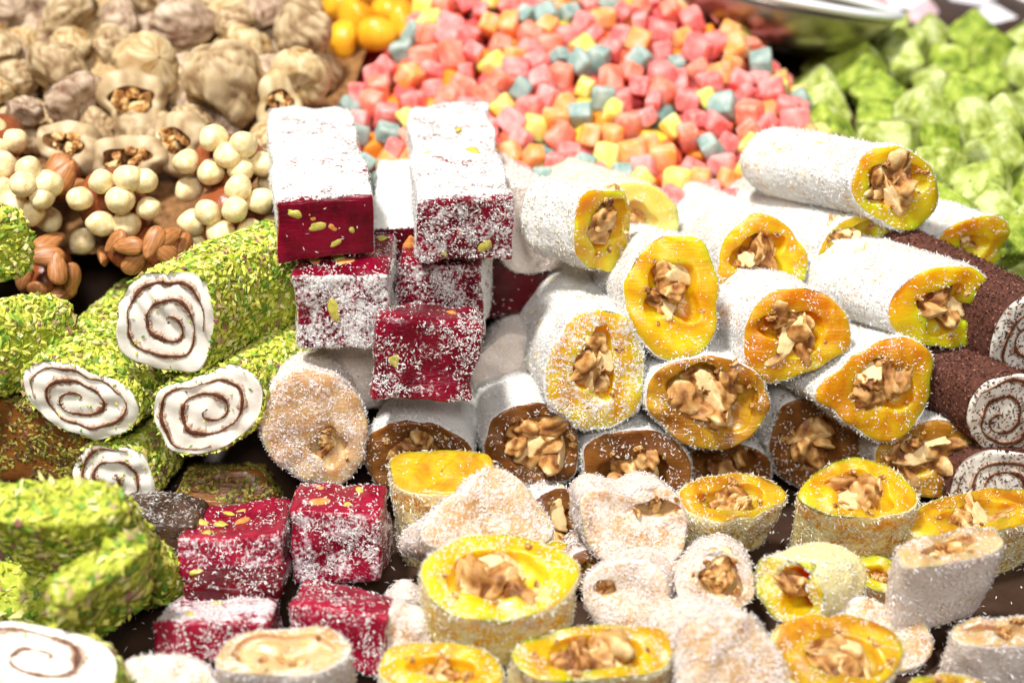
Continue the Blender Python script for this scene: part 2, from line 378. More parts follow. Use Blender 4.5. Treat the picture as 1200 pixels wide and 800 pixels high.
def on_plane(px, py, P0, N):
    d = np.array([(px-600)/FPX, cp+(400-py)/FPX*sp, -sp+(400-py)/FPX*cp]); o = np.array([0, 0, H])
    return o+d*(((P0-o)@N)/(d@N))
def roll(name, label, px, py, w, h, D, yaw=0, pitch=0, L=8, mat='yellow', e=2.3, wob=.05, spin=0, hole=.52, fp=.2, fd=14, side=.72,
         dens=56, pal=WHITE, nuts=5, nutsize=1.06, coat='coconut', bend=.0, cat='sweet', group=None, swirl=None, holed=.55, taper=.0, sz=1.0, sag=0, fy=None, allcoat=False, poly=None, hc=None):
    """a cut roll: px, py is the middle of the cut face, w x h its size in the photo, D its distance"""
    if poly is not None: px, py = np.mean(poly, 0)
    P0, ppc = at(px, py, D); th = elev(py)
    bear = math.degrees(math.atan2(P0[0], P0[1]))
    if fy is None: fy = yaw if pitch > 40 else .45*yaw-.4*bear               # the knife seldom cuts square to the roll
    n = 72
    if poly is None:
        a = w/ppc/2/max(.25, math.cos(R(fy+bear))); b = h/ppc/2/max(.25, math.cos(R(th-pitch)))
        X, Y, N = frame(fy, pitch, spin); O, ph = outline(n, e, wob)
    else:
        X, Y, N = frame(fy, pitch)
        q = np.array([on_plane(u, v, P0, N) for u, v in poly])-P0; q = np.stack([q@X, q@Y], 1)
        an = np.arctan2(q[:, 1], q[:, 0]); o_ = np.argsort(an); an, rr_ = an[o_], np.hypot(q[:, 0], q[:, 1])[o_]
        ph = np.linspace(0, 2*math.pi, n, endpoint=False)
        r_ = np.interp(ph, np.concatenate([an-2*math.pi, an, an+2*math.pi, an+4*math.pi]), np.tile(rr_, 4))
        for _ in range(2): r_ = .25*np.roll(r_, 1)+.5*r_+.25*np.roll(r_, -1)
        r_ *= 1+.012*np.sin(7*ph+px)+.008*np.sin(11*ph+py)
        O = np.stack([np.cos(ph)*r_, np.sin(ph)*r_], 1); a, b = np.abs(O).max(0); O = O/[a, b]
    A = frame(yaw, pitch)[2]
    HO, _ = outline(n, 2, .2)
    hx = hy = 0.0; ha, hb = a*hole, b*hole
    if hc is not None:
        q = on_plane(hc[0], hc[1], P0, N)-P0; hx, hy = q@X, q@Y
        q = on_plane(hc[0]+hc[2]/2, hc[1], P0, N)-P0; ha = abs(q@X-hx); q = on_plane(hc[0], hc[1]-hc[3]/2, P0, N)-P0; hb = abs(q@Y-hy)
        hole = min(.8, .5*(ha/a+hb/b))
    prof = []                                                       # (fraction, z, tag, where: hole, face or side)
    if hole > 0:
        prof += [(.02, -holed, 0, 'h'), (.5, -holed*.95, 0, 'h'), (.82, -holed*.7, 0, 'h'), (.96, -.25, 0, 'h'), (1.02, -.06, 1, 'h')]
    else: prof += [(.02, 0, 1, 's')]
    for t in np.linspace(.06 if hole > 0 else .1, 1, 8): prof.append((t, 0, 1, 'f'))
    prof += [(.975, -.02, 1, 's'), (.992, -.06, 2, 's'), (1.0, -.13, 2, 's')]
    for z in np.linspace(.3, L-.5, 22): prof.append((1.0, -z, 3, 's'))
    prof += [(.97, -(L-.25), 3, 's'), (.88, -(L-.06), 3, 's'), (.6, -L, 3, 's'), (.02, -L, 3, 's')]
    rows = len(prof); loc = np.zeros((rows, n, 3)); pw = np.zeros((rows, n)); tg = np.zeros((rows, n), int)
    HP = HO*[ha, hb]+[hx, hy]; OP = O*[a, b]
    for i, (rho, z, t, wh) in enumerate(prof):
        if wh == 'h': xy = HO*[ha, hb]*rho+[hx, hy]
        elif wh == 'f': xy = (HP if hole > 0 else OP*.02)*(1-rho)+OP*.95*rho
        else: xy = OP*rho*(1-taper*(-z/L))
        loc[i, :, :2] = xy; loc[i, :, 2] = z; loc[i, :, 0] += bend*(z/L)**2; loc[i, :, 1] -= sag*(z/L)**2
        pw[i] = (fp*.6, fp, .8, side)[t]; tg[i] = t
    loc = loc.reshape(-1, 3); w1, w2 = Wob(.9), Wob(2.6)
    d = .07*w1(loc)+.035*w2(loc); body = (tg.ravel() >= 2)
    rr = np.sqrt((loc[:, 0]/a)**2+(loc[:, 1]/b)**2)+1e-6
    loc[:, 0] *= np.where(body, 1+d/a, 1); loc[:, 1] *= np.where(body, 1+d/b, 1)
    loc[:, 2] += np.where(body, 0, .07*w2(loc*1.3))
    V = P0+loc[:, 0:1]*X+loc[:, 1:2]*Y+loc[:, 2:3]*A
    Q = grid_quads(rows, n); qt = tg.ravel()[Q].min(1)
    if allcoat: qt = np.maximum(qt, 2)
    base = base_of(V, name)
    root = empty(name, base, label, cat, group)
    is_n = coat in ('pistachio', 'cocoa')
    if not is_n:
        body_o = link('jelly', mesh_from('jelly', V-base, None, Q, M[mat], True, {'powder': pw.ravel()}), root)
        area_side = math.pi*(a+b)*L
        pt1, pt2 = Wob(1.6), Wob(5.0); qm = V[Q].mean(1); P, NN = sample(V, Q, (qt >= 2)*np.clip(.8+.45*pt1(qm)+.35*pt2(qm), .1, 2.2), min(7500, dens*area_side))
        P2, N2 = sample(V, Q, (qt == 1)*np.clip(.7+.8*pt2(qm), .05, 2.5), fd*1.3*math.pi*a*b)
        edge = (qt == 2)*1.0; P3, N3 = sample(V, Q, edge, 60*(a+b)); N3 = N3+.4*rng.normal(size=N3.shape); N3 /= np.linalg.norm(N3, axis=1, keepdims=True)
        F0 = slivers(P, NN, (.07*sz, .22*sz), (.028*sz, .055*sz), 24); F01 = slivers(P2, N2, (.06, .17), (.025, .045), 18)
        F1 = (np.vstack([F0[0], F01[0]]), np.vstack([F0[1], F01[1]+len(F0[0])]))
        F2 = slivers(P3, N3, (.10*sz, .22*sz), (.03*sz, .05*sz), 40)
        FV = np.vstack([F1[0], F2[0]]); FT = np.vstack([F1[1], F2[1]+len(F1[0])])
        f = link('coconut_coating', mesh_from('coconut_coating', FV-base, FT, None, M['flake'], False, tint=tints(pal, len(FV)//4, 4)), root)
        f['kind'] = 'stuff'
    else:
        fc = Q[qt <= 1]; sd = Q[qt > 1]
        if len(fc): body_o = link('nougat', mesh_from('nougat', V-base, None, fc, M['nougat'], True), root)
        link('coated_side', mesh_from('coated_side', V-base, None, sd, M['greenpaste' if coat == 'pistachio' else 'cocoa'], True), root)
        if coat == 'pistachio':
            P, NN = sample(V, Q, (qt >= 2)*1.0, dens*math.pi*(a+b)*L)
            nb = int(.36*len(P)); Cb = chips(P[:nb], NN[:nb], (.28*sz, .62*sz), (.18*sz, .36*sz), (.1, .22), 18, .06, A); Cs = chips(P[nb:], NN[nb:], (.1*sz, .3*sz), (.07*sz, .18*sz), (.05, .1), 22, .05)
            C = (np.vstack([Cb[0], Cs[0]]), np.vstack([Cb[1], Cs[1]+len(Cb[0])]))
            P4, N4 = sample(V, Q, (qt == 1)*1.0, 14); P5, N5 = sample(V, Q, (qt == 2)*1.0, 22*(a+b)); P5 = P5+N*rng.uniform(-.05, .08, (len(P5), 1))
            C2 = chips(np.vstack([P4, P5]), np.vstack([N4, N5]), (.1, .32), (.07, .17), (.04, .08), 25)
            CV = np.vstack([C[0], C2[0]]); CT = np.vstack([C[1], C2[1]+len(C[0])])
            cnt = len(CV)//6
            cm = mesh_from('pistachio_coating', CV-base, CT, None, M['pist'], False, tint=patchy(CV, cnt))
            link('pistachio_coating', cm, root)['kind'] = 'stuff'
        else:
            P, NN = sample(V, Q, (qt >= 2)*1.0, dens*math.pi*(a+b)*L)
            P4, N4 = sample(V, Q, (qt == 1)*1.0, 45*math.pi*a*b)
            C = slivers(np.vstack([P, P4]), np.vstack([NN, N4]), (.08, .2), (.04, .08), 25)
            link('cocoa_coating', mesh_from('cocoa_coating', C[0]-base, C[1], None, M['pist'], False, tint=tints(COCOA, len(C[0])//4, 4)), root)['kind'] = 'stuff'
    if swirl:
        turns, a0, dirn = swirl; m = 420; t = np.linspace(0, 1, m)
        ang = R(a0)+dirn*2*math.pi*turns*t; rad = .10+.78*t**.85+.045*np.sin(5.1*t*turns+a0)+.03*np.sin(17*t+a0)+.012*np.sin(41*t)
        def pt(ang, rad):
            k = (ang % (2*math.pi))/(2*math.pi)*n; i0 = np.floor(k).astype(int) % n; fr = (k-np.floor(k))[:, None]
            o = O[i0]*(1-fr)+O[(i0+1) % n]*fr; blend = np.clip(rad*1.25, 0, 1)[:, None]
            o = o*blend+np.stack([np.cos(ang), np.sin(ang)], 1)*(1-blend)
            return o*rad[:, None]*[a, b]
        wd = .088*(1+.4*np.sin(t*31+a0)+.3*np.sin(t*77)+.25*np.sin(t*9+2*a0))/ (0.5*(a+b))*1.0
        jag = np.convolve(rng.normal(0, 1, m), np.ones(3)/3, 'same'); wd = wd*(1+.28*jag)
        wd = np.abs(wd)*np.clip(t*12, .3, 1)*np.clip((1-t)*10, .15, 1)
        jag2 = np.abs(np.convolve(rng.normal(0, 1, m), np.ones(4)/4, 'same')); wd2 = wd*1.25+.045*jag2; i2, o2 = pt(ang, rad-wd2), pt(ang, rad+wd2*.9)
        i_, o_ = pt(ang, rad-wd), pt(ang, rad+wd)
        z = .07*w2(np.hstack([pt(ang, rad)*1.3, np.zeros((m, 1))]))+.055
        L3 = lambda q, zz: P0+q[:, 0:1]*X+q[:, 1:2]*Y+zz[:, None]*N
        SV = np.stack([L3(i_, z-.08), L3(i_*.7+o_*.3, z), L3(i_*.3+o_*.7, z), L3(o_, z-.08)], 1).reshape(-1, 3)
        i = np.arange(m-1)[:, None]*4; SQ = np.concatenate([np.stack([i[:, 0]+k, i[:, 0]+k+4, i[:, 0]+k+5, i[:, 0]+k+1], 1) for k in range(3)])
        if dirn < 0: SQ = SQ[:, ::-1]
        zs = z-.022; HV = np.stack([L3(i2, zs-.06), L3(i2*.85+o2*.15, zs), L3(i2*.15+o2*.85, zs), L3(o2, zs-.06)], 1).reshape(-1, 3)
        st = link('chocolate_smear', mesh_from('chocolate_smear', HV-base, None, SQ, M['smear'], True), body_o)
        link('chocolate_swirl', mesh_from('chocolate_swirl', SV-base, None, SQ, M['choc'], True), body_o)
    if hole > 0:
        rn = math.sqrt(ha*hb)
        nn = max(2, nuts-1)
        for k in range(nn):
            an = 2*math.pi*(k+rng.uniform(-.3, .3))/nn; ra = rng.uniform(.4, .72) if k else .1
            c = P0+X*(hx+math.cos(an)*ra*ha)+Y*(hy+math.sin(an)*ra*hb)+N*rng.uniform(-.64, -.36)
            put('walnut_piece', WAL[rng.integers(len(WAL))], root, base, c, min(1.05, nutsize*rn*rng.uniform(.65, 1.15)))
        for k in range(nuts if nuts > 3 else 0):                     # crumbs pressed into the jelly
            an = rng.uniform(0, 6.28); ra = rng.uniform(.9, max(.92, min(1.3, .84/max(hole, .3))))
            c = P0+X*(hx+math.cos(an)*ra*ha)+Y*(hy+math.sin(an)*ra*hb)
            put('walnut_crumb', WAL[rng.integers(len(WAL))], body_o, base, c, rng.uniform(.08, .2))
    return root

def rbox(w, d, h, r, n=18):
    """rounded box centred at origin, quads"""
    Vs, Qs, off = [], [], 0
    g = np.linspace(-1, 1, n); g = np.sign(g)*np.abs(g)**.8
    half = np.array([w, d, h])/2
    for ax in range(3):
        for sg in (-1, 1):
            u, v = np.meshgrid(g, g, indexing='ij'); P = np.zeros((n, n, 3)); P[..., ax] = sg
            P[..., (ax+1) % 3] = u; P[..., (ax+2) % 3] = v
            i, j = np.meshgrid(np.arange(n-1), np.arange(n-1), indexing='ij')
            q = np.stack([i*n+j, (i+1)*n+j, (i+1)*n+j+1, i*n+j+1], -1).reshape(-1, 4)
            if sg < 0: q = q[:, ::-1]
            Vs.append(P.reshape(-1, 3)); Qs.append(q+off); off += n*n
    P = np.vstack(Vs)*half; inner = np.clip(P, -(half-r), half-r); dv = P-inner
    ln = np.linalg.norm(dv, axis=1, keepdims=True); P = inner+np.where(ln > 1e-6, dv/np.maximum(ln, 1e-6)*r, 0)
    return P, np.vstack(Qs)

def block(name, label, px, py, w, h, D, yaw=0, pitch=0, depth=4, mat='rose', pow_=(.85, .1, .6), dens=(60, 3, 30), spin=0, bits=(6, 5), r=.18, cat='sweet',
          group=None, pal=WHITE, cut=.0, coat=None, sz=1.0, lump=.085, bitsize=.34):
    """a block of delight: px, py is the middle of its front face; pow_ / dens for (top, front, sides)"""
    P0, ppc = at(px, py, D); th = elev(py); bear = math.degrees(math.atan2(P0[0], P0[1]))
    W = w/ppc/math.cos(R(yaw+bear)); Hh = h/ppc/math.cos(R(th-pitch))
    X, Y, N = frame(yaw, pitch, spin)
    loc, Q = rbox(W, Hh, depth, r); nl = loc.copy()
    w1, w2 = Wob(1.1), Wob(3.0); g = lump*w1(loc)+lump*.5*w2(loc); loc = loc*(1+g[:, None]/np.array([W, Hh, depth])*2)
    loc[:, 0] *= 1+cut*loc[:, 1]/Hh
    V = P0+loc[:, 0:1]*X+loc[:, 1:2]*Y+(loc[:, 2:3]-depth/2)*N
    top = nl[:, 1] > Hh/2-.06; fr = nl[:, 2] > depth/2-.06
    pv = np.where(fr, pow_[1], np.where(top, pow_[0], pow_[2])); edge = (top.astype(int)+fr+(np.abs(nl[:, 0]) > W/2-.1)) >= 2
    pv = np.where(edge, np.maximum(pv, .55*max(pow_)), pv)
    base = base_of(V, name); root = empty(name, base, label, cat, group)
    link('jelly', mesh_from('jelly', V-base, None, Q, M[mat], True, {'powder': pv}), root)
    qc = nl[Q].mean(1); qtop = qc[:, 1] > Hh/2-.05; qfr = qc[:, 2] > depth/2-.05
    parts = []; patch = Wob(1.6); patch2 = Wob(6.0); qcw = V[Q].mean(1)
    for msk, dn, ar in ((qtop & ~qfr, dens[0], W*depth), (qfr, dens[1], W*Hh), (~qtop & ~qfr, dens[2], 2*depth*Hh)):
        if dn > 0:
            wq = np.clip((.65+.6*patch(qcw)+.9*patch2(qcw)), .03, 3); P, NN = sample(V, Q, msk*wq, dn*1.9*ar)
            parts.append(slivers(P, NN, (.05*sz, .18*sz), (.02*sz, .042*sz), 20) if coat is None else chips(P, NN, (.15*sz, .4*sz), (.1*sz, .22*sz), (.04, .1), 18))
    k = parts[0][2] if parts else 4
    if parts:
        FV = np.vstack([p[0] for p in parts]); o = np.cumsum([0]+[len(p[0]) for p in parts[:-1]]); FT = np.vstack([p[1]+q for p, q in zip(parts, o)])
        nm = 'coconut_coating' if coat is None else 'pistachio_coating'
        f = link(nm, mesh_from(nm, FV-base, FT, None, M['flake' if coat is None else 'pist'], False, tint=tints(pal, len(FV)//k, k)), root); f['kind'] = 'stuff'
    for side_i, cnt in enumerate(bits):                              # kernels showing in the front face, then in the top
        for q in range(cnt):
            nc = max(1, math.ceil(math.sqrt(cnt*1.6))); u = ((q % nc)+rng.uniform(.15, .85))/nc*.84-.42; v = ((q//nc)+rng.uniform(.15, .85))/math.ceil(cnt/nc)*.8-.4
            if side_i == 0: c = P0+X*u*W+Y*v*Hh-N*.07; rt = rot_from(X, N, -Y)
            else: c = P0+X*u*W+Y*(Hh/2-.05)+N*(v-.5)*depth; rt = rot_from(X, Y, N)
            rt = rt @ Matrix.Rotation(rng.uniform(0, 6.28), 3, 'Y')
            me = PIS[rng.integers(4)] if rng.random() < .75 else ALB[rng.integers(2)]
            s = bitsize*rng.uniform(.5, 1.2)
            put('pistachio_piece' if me in PIS else 'almond_piece', me, root, base, c, (s*.8, s*.5, s), rt)
    return root

# ------------------------------------------------------------------ the setting
def heap_z(x, D):
    """counter under the sweets: flat in front, rising in a step to the trays behind"""
    z = np.interp(D, [0, 47, 50, 54, 58, 70, 95], [0.4, 0.4, 3.0, 6.2, 7.0, 10.0, 10.5])
    return z
gx, gd = np.meshgrid(np.linspace(-60, 60, 40), np.linspace(14, 110, 60), indexing='ij')
gV = np.stack([gx, gd, heap_z(gx, gd)], -1).reshape(-1, 3)
i, j = np.meshgrid(np.arange(39), np.arange(59), indexing='ij')
gQ = np.stack([i*60+j, (i+1)*60+j, (i+1)*60+j+1, i*60+j+1], -1).reshape(-1, 4)
tag(link('counter', mesh_from('counter', gV, None, gQ, M['counter'], True)), kind='structure')

def bed(name, mat, x0, x1, d0, d1, fz, n=30):
    X_, D_ = np.meshgrid(np.linspace(0, 1, n), np.linspace(d0, d1, n), indexing='ij')
    xl = np.interp(D_, [d0, d1], x0); xr = np.interp(D_, [d0, d1], x1); XX = xl+(xr-xl)*X_
    Z = fz(XX, D_); V = np.stack([XX, D_, Z], -1).reshape(-1, 3)
    i, j = np.meshgrid(np.arange(n-1), np.arange(n-1), indexing='ij')
    Q = np.stack([i*n+j, (i+1)*n+j, (i+1)*n+j+1, i*n+j+1], -1).reshape(-1, 4)
    return tag(link(name, mesh_from(name, V, None, Q, M[mat], True)), kind='structure')

# ------------------------------------------------------------------ rolls with walnuts: the pile in the middle
WR = 'walnut_delight_roll'
def wr(label, *a, **k): return roll(WR, label, *a, cat='delight roll', group='walnut filled rolls in the pile', **k)
wr('tall bright yellow walnut roll with long oval face, centre of the pile', 787, 345, 112, 165, 45.5, 12, 22, 8, 'yellow', e=2.4, hole=.5, nuts=5, fp=.10, fd=8, spin=8, wob=.03, poly=[(777,275),(806,275),(826,283),(836,306),(840,349),(836,390),(826,414),(800,421),(777,419),(757,401),(744,378),(734,360),(732,334),(739,313),(757,290)], hc=(788,342,64,68))
wr('coconut covered roll with small walnut hole, right of the rose cubes', 697, 425, 118, 150, 44.6, 10, 12, 7, 'yellow', e=2.3, hole=.46, fp=.5, fd=75, nuts=5, pal=WHITE, wob=.04, poly=[(690,362),(713,362),(736,372),(752,396),(755,426),(752,462),(741,488),(718,501),(690,503),(662,490),(644,470),(639,447),(645,416),(660,388),(675,370)], hc=(700,428,44,84))
wr('short roll with walnuts facing right, above the coconut covered roll', 716, 264, 62, 92, 47.5, 50, 4, 2.7, 'yellow', fy=40, e=2.8, hole=.62, fp=.15, fd=10, nuts=6, pal=CREAM, side=.8, wob=.03, poly=[(680,229),(708,224),(731,226),(739,247),(736,280),(726,319),(703,316),(685,311),(675,288),(677,255)], hc=(712,262,40,60))
wr('yellow roll half hidden behind the tall oval one, below the pink candies', 893, 292, 112, 110, 48.5, 14, 14, 8, 'yellow', hole=.5, nuts=5, wob=.04, poly=[(842,316),(848,285),(868,262),(890,249),(913,257),(932,279),(947,304),(945,327),(921,345),(876,352),(845,344)], hc=(890,300,62,52))
wr('yellow roll peeking out under the topmost roll', 1002, 283, 104, 84, 49.0, 25, 10, 8, 'yellow', hole=.55, nuts=4, wob=.04, poly=[(961,293),(975,273),(997,257),(1020,251),(1045,259),(1049,276),(1044,310),(1000,328),(965,318)], hc=(1003,280,52,36))
wr('topmost yellow walnut roll in front of the green cubes', 1050, 216, 106, 92, 49.0, 36, 10, 6.2, 'yellow', hole=.58, nuts=6, wob=.04, e=2.2, poly=[(997,214),(1014,186),(1042,172),(1067,178),(1087,192),(1098,220),(1098,242),(1084,265),(1062,271),(1034,257),(1006,237)], hc=(1050,217,66,54))
wr('white roll lying behind the topmost one, mostly hidden', 1140, 290, 80, 70, 50.5, 55, 0, 7, 'yellow', hole=.4, nuts=3)
wr('orange walnut roll left of the large white one', 930, 400, 132, 104, 45.0, 16, 14, 8, 'orange', e=2.2, hole=.55, nuts=6, wob=.04, spin=-8, pal=PINKW, poly=[(873,400),(876,372),(890,352),(916,338),(944,338),(969,344),(989,366),(999,406),(972,422),(938,439),(904,449),(879,434)], hc=(932,389,72,50))
wr('large white roll with yellow face beside the cocoa rolls', 1106, 358, 122, 92, 45.5, 34, 8, 7, 'yellow', e=2.8, hole=.52, nuts=5, wob=.03, spin=-10, poly=[(1042,361),(1056,338),(1084,318),(1118,313),(1146,318),(1162,335),(1162,366),(1155,394),(1135,407),(1101,406),(1067,397),(1045,380)], hc=(1110,363,68,50))
wr('wide amber roll with large walnut pieces below the tall oval one', 836, 472, 150, 112, 44.2, 10, 12, 8, 'amber', e=2.1, hole=.6, nuts=7, wob=.04, fp=.05, side=.75, poly=[(767,437),(785,426),(811,421),(847,419),(877,432),(898,449),(902,478),(893,501),(867,521),(831,528),(800,519),(777,498),(759,473),(757,452)], hc=(836,466,94,70))
wr('amber roll with ragged walnuts below the large white roll', 1032, 455, 124, 112, 44.4, 22, 14, 8, 'orange', e=2.0, hole=.55, nuts=6, wob=.06, spin=25, poly=[(958,453),(983,434),(1011,411),(1042,397),(1073,397),(1093,414),(1094,445),(1084,484),(1062,512),(1039,518),(1006,501),(977,479),(952,467)], hc=(1037,452,62,60))
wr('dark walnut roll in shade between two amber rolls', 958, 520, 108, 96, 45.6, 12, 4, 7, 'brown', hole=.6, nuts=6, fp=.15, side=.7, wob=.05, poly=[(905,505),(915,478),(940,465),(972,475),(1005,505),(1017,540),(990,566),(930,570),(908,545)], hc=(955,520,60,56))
wr('olive amber walnut roll in the bottom layer beside cocoa roll', 1088, 540, 112, 92, 44.2, 14, 10, 7, 'amber', e=2.3, hole=.68, nuts=7, fp=.12, side=.75, wob=.05, spin=12, poly=[(1028,524),(1051,504),(1084,496),(1124,498),(1142,518),(1141,546),(1127,574),(1079,584),(1034,570)], hc=(1080,535,80,46))
wr('white topped roll with shade browned walnut face below the rose cubes', 622, 516, 108, 92, 44.4, 10, 10, 8, 'brown', e=2.6, hole=.72, nuts=8, fp=.05, side=.84, poly=[(578,490),(611,475),(647,475),(670,490),(677,524),(675,555),(641,566),(606,562),(575,544),(570,515)], hc=(630,518,80,60))
wr('shade browned roll under the coconut covered one', 745, 545, 118, 92, 44.0, 4, 10, 7, 'brown', e=2.7, hole=.6, nuts=6, fp=.2, fd=14, poly=[(685,524),(703,511),(734,506),(770,506),(795,519),(808,539),(806,580),(749,592),(693,586),(685,555)], hc=(748,558,72,56))
wr('pinkish coconut roll with brown face beside the green rolls', 366, 510, 122, 118, 43.6, 14, 12, 7, 'cream', e=2.7, hole=.30, nuts=4, fp=.5, fd=60, pal=PINKW, holed=.35, poly=[(305,508),(310,477),(325,447),(347,434),(377,434),(404,447),(426,473),(430,504),(423,547),(399,570),(369,565),(338,552),(312,530)], hc=(386,524,40,40))
wr('shade browned roll with white top tucked beneath the front rose cube', 482, 528, 112, 80, 44.0, -6, 6, 7, 'brown', e=2.8, hole=.62, nuts=6, fp=.1, side=.84, poly=[(432,512),(452,499),(487,495),(526,506),(552,521),(548,552),(500,570),(445,570),(430,545)], hc=(490,532,66,46))
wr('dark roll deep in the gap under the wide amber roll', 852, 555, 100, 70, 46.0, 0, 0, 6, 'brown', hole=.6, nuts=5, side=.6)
wr('small dark nutty roll behind the pinkish front lump', 655, 618, 66, 90, 42.6, 28, 20, 4, 'brown', hole=.6, nuts=5, fp=.3, side=.6, fd=15)
wr('snow white roll standing against the right rose bar', 625, 268, 96, 110, 50.0, 20, 10, 8, 'cream', e=2.6, hole=0, fp=.95, fd=70, pal=PINKW)
wr('white roll lying at the back below the pink candies', 742, 262, 110, 90, 52.0, 25, 10, 7, 'pale', hole=.5, nuts=3)
wr('pale roll on the lower layer hidden behind the rose cubes', 420, 440, 110, 80, 47.0, 0, 5, 6, 'cream', hole=0, fp=.9, fd=50, side=.8)
wr('shaded powdered roll between rose cubes and coconut covered roll', 600, 445, 90, 100, 48.0, -10, 5, 6, 'cream', hole=0, fp=.9, fd=50, side=.9)
wr('white roll mostly hidden behind the orange one and the topmost ones', 985, 350, 120, 100, 50.5, 20, 5, 7, 'orange', hole=.5, nuts=3)

# ------------------------------------------------------------------ the front rows of short cut rolls
SR = 'short_delight_roll'
def sr(label, *a, **k):
    k.setdefault('sz', 1.1); k.setdefault('dens', 52)
    return roll(SR, label, *a, cat='delight roll', group='short cut rolls in the front rows', **k)
sr('yellow standing piece with amber walnut top below the dark gap', 862, 584, 122, 66, 41.2, 20, 70, 3.2, 'amber_c', hole=.6, nuts=7, pal=CREAM, side=.62, wob=.05, poly=[(797,579),(819,562),(848,557),(885,559),(914,568),(925,581),(899,593),(866,604),(833,608),(808,597)], hc=(860,583,74,34))
sr('large standing yellow piece with glossy walnut top', 1002, 574, 146, 78, 40.8, -14, 72, 3.6, 'orange_c', hole=.52, nuts=7, pal=CREAM, side=.62, wob=.05, fd=9, poly=[(931,582),(947,560),(969,544),(998,535),(1031,542),(1057,557),(1074,582),(1072,593),(1039,601),(998,604),(958,599)], hc=(1008,574,76,42))
sr('wide standing piece with amber top at the right edge', 1146, 600, 146, 46, 41.0, 16, 78, 3.3, 'amber_c', hole=.5, nuts=6, pal=CREAM, side=.62, wob=.05)
sr('big bright yellow ring of jelly with walnuts, front centre', 585, 672, 186, 104, 35.8, 8, 72, 3.0, 'yellow_c', e=2.5, hole=.56, nuts=7, pal=CREAM, side=.6, fp=.25, fd=35, wob=.05, poly=[(493,676),(501,654),(529,635),(570,627),(615,626),(645,639),(675,657),(679,676),(660,699),(622,721),(577,729),(532,721),(502,702)], hc=(582,672,112,56))
sr('pale yellow standing piece with translucent green amber top', 518, 552, 128, 52, 41.6, -8, 80, 4.4, 'amber_c', e=2.5, hole=0, pal=CREAM, side=.62, fd=5, wob=.06)
sr('pinkish white coconut lump leaning on the yellow ring', 560, 614, 128, 84, 39.2, 25, 42, 3.6, 'cream', e=3.2, hole=0, fp=.56, fd=55, pal=PINKW, side=.70, wob=.06, poly=[(493,620),(510,601),(544,579),(570,551),(585,543),(600,556),(626,582),(649,616),(654,631),(630,642),(589,634),(532,638),(500,642)])
sr('nutty pinkish piece with two lobes, right of the coconut lump', 742, 618, 120, 94, 39.4, 8, 22, 3.0, 'cream', e=2.6, hole=.25, nuts=4, fp=.6, fd=45, pal=PINKW, side=.8, wob=.08, poly=[(679,586),(697,571),(720,579),(742,584),(761,573),(780,571),(795,586),(806,601),(804,631),(795,657),(769,667),(739,654),(709,657),(694,646),(682,612)], hc=(770,596,50,22))
sr('mauve white roll with small dark hole beside the yellow ring', 735, 700, 98, 84, 37.0, -18, 22, 3.4, 'cream', hole=.26, nuts=2, fp=.64, fd=55, pal=PINKW, side=.70, wob=.05, poly=[(686,676),(705,665),(735,657),(765,661),(780,680),(786,706),(780,732),(750,747),(712,744),(686,710)], hc=(708,690,26,20))
sr('small powdered piece with a walnut in its face', 835, 690, 92, 74, 37.0, -5, 25, 3.0, 'cream', hole=.5, nuts=5, fp=.6, fd=45, pal=PINKW, side=.68, wob=.06, poly=[(793,681),(808,663),(833,648),(866,652),(881,667),(885,696),(870,714),(826,718),(797,711)], hc=(845,678,54,44))
sr('white roll with a deep brown hole in its yellow face', 925, 690, 88, 84, 36.6, -42, 18, 3.4, 'yellow_c', e=2.3, hole=.52, nuts=2, fp=.5, fd=45, side=.98, holed=1.2, wob=.05, poly=[(883,667),(892,652),(918,655),(943,665),(965,692),(963,718),(943,733),(918,729),(896,711),(883,689)], hc=(930,690,46,54))
sr('pinkish barrel shaped roll standing below the wide right piece', 1114, 640, 120, 34, 37.2, 10, 82, 3.4, 'cream', e=2.6, wob=.05, hole=.5, fp=.5, fd=40, pal=PINKW, side=.74, nuts=5, spin=6)
sr('flat pinkish piece under the barrel shaped roll', 1045, 738, 96, 56, 36.4, 25, 40, 2.6, 'cream', e=2.8, hole=0, fp=.56, fd=45, pal=PINKW, side=.9, poly=[(980,725),(1009,703),(1046,718),(1090,740),(1094,758),(1072,784),(1040,780),(1000,752)])
sr('yellow piece with a pale curled walnut on top at bottom right', 985, 764, 156, 92, 34.2, 3, 72, 3.0, 'amber_c', e=2.4, hole=.58, nuts=7, pal=CREAM, side=.62, wob=.06, poly=[(907,736),(932,725),(973,722),(1013,725),(1042,736),(1061,762),(1050,784),(1017,806),(965,810),(921,791),(907,762)], hc=(990,768,92,46))
sr('white roll cut off by the right edge near the bottom', 1176, 738, 108, 34, 35.2, 4, 82, 3.6, 'cream', e=2.6, wob=.05, hole=.5, fp=.5, fd=40, pal=PINKW, side=.78, nuts=5)
sr('broad pinkish white roll at the bottom, right of centre', 858, 772, 124, 96, 33.6, 12, 30, 3.4, 'cream', e=2.7, hole=0, fp=.56, fd=55, pal=PINKW, side=.68, wob=.05, poly=[(789,747),(815,725),(852,714),(881,720),(899,740),(914,769),(932,812),(833,820),(797,812),(791,777)])
sr('wide low yellow piece heaped with walnuts at the bottom edge', 695, 764, 186, 66, 33.6, 6, 74, 2.8, 'orange_c', e=2.4, hole=.6, nuts=8, pal=CREAM, side=.62, fp=.35, fd=30)
sr('yellow piece cut off by the bottom edge left of centre', 518, 782, 146, 54, 33.2, -6, 76, 2.6, 'orange_c', e=2.6, hole=.5, nuts=6, pal=CREAM, side=.62, fp=.3, fd=25)
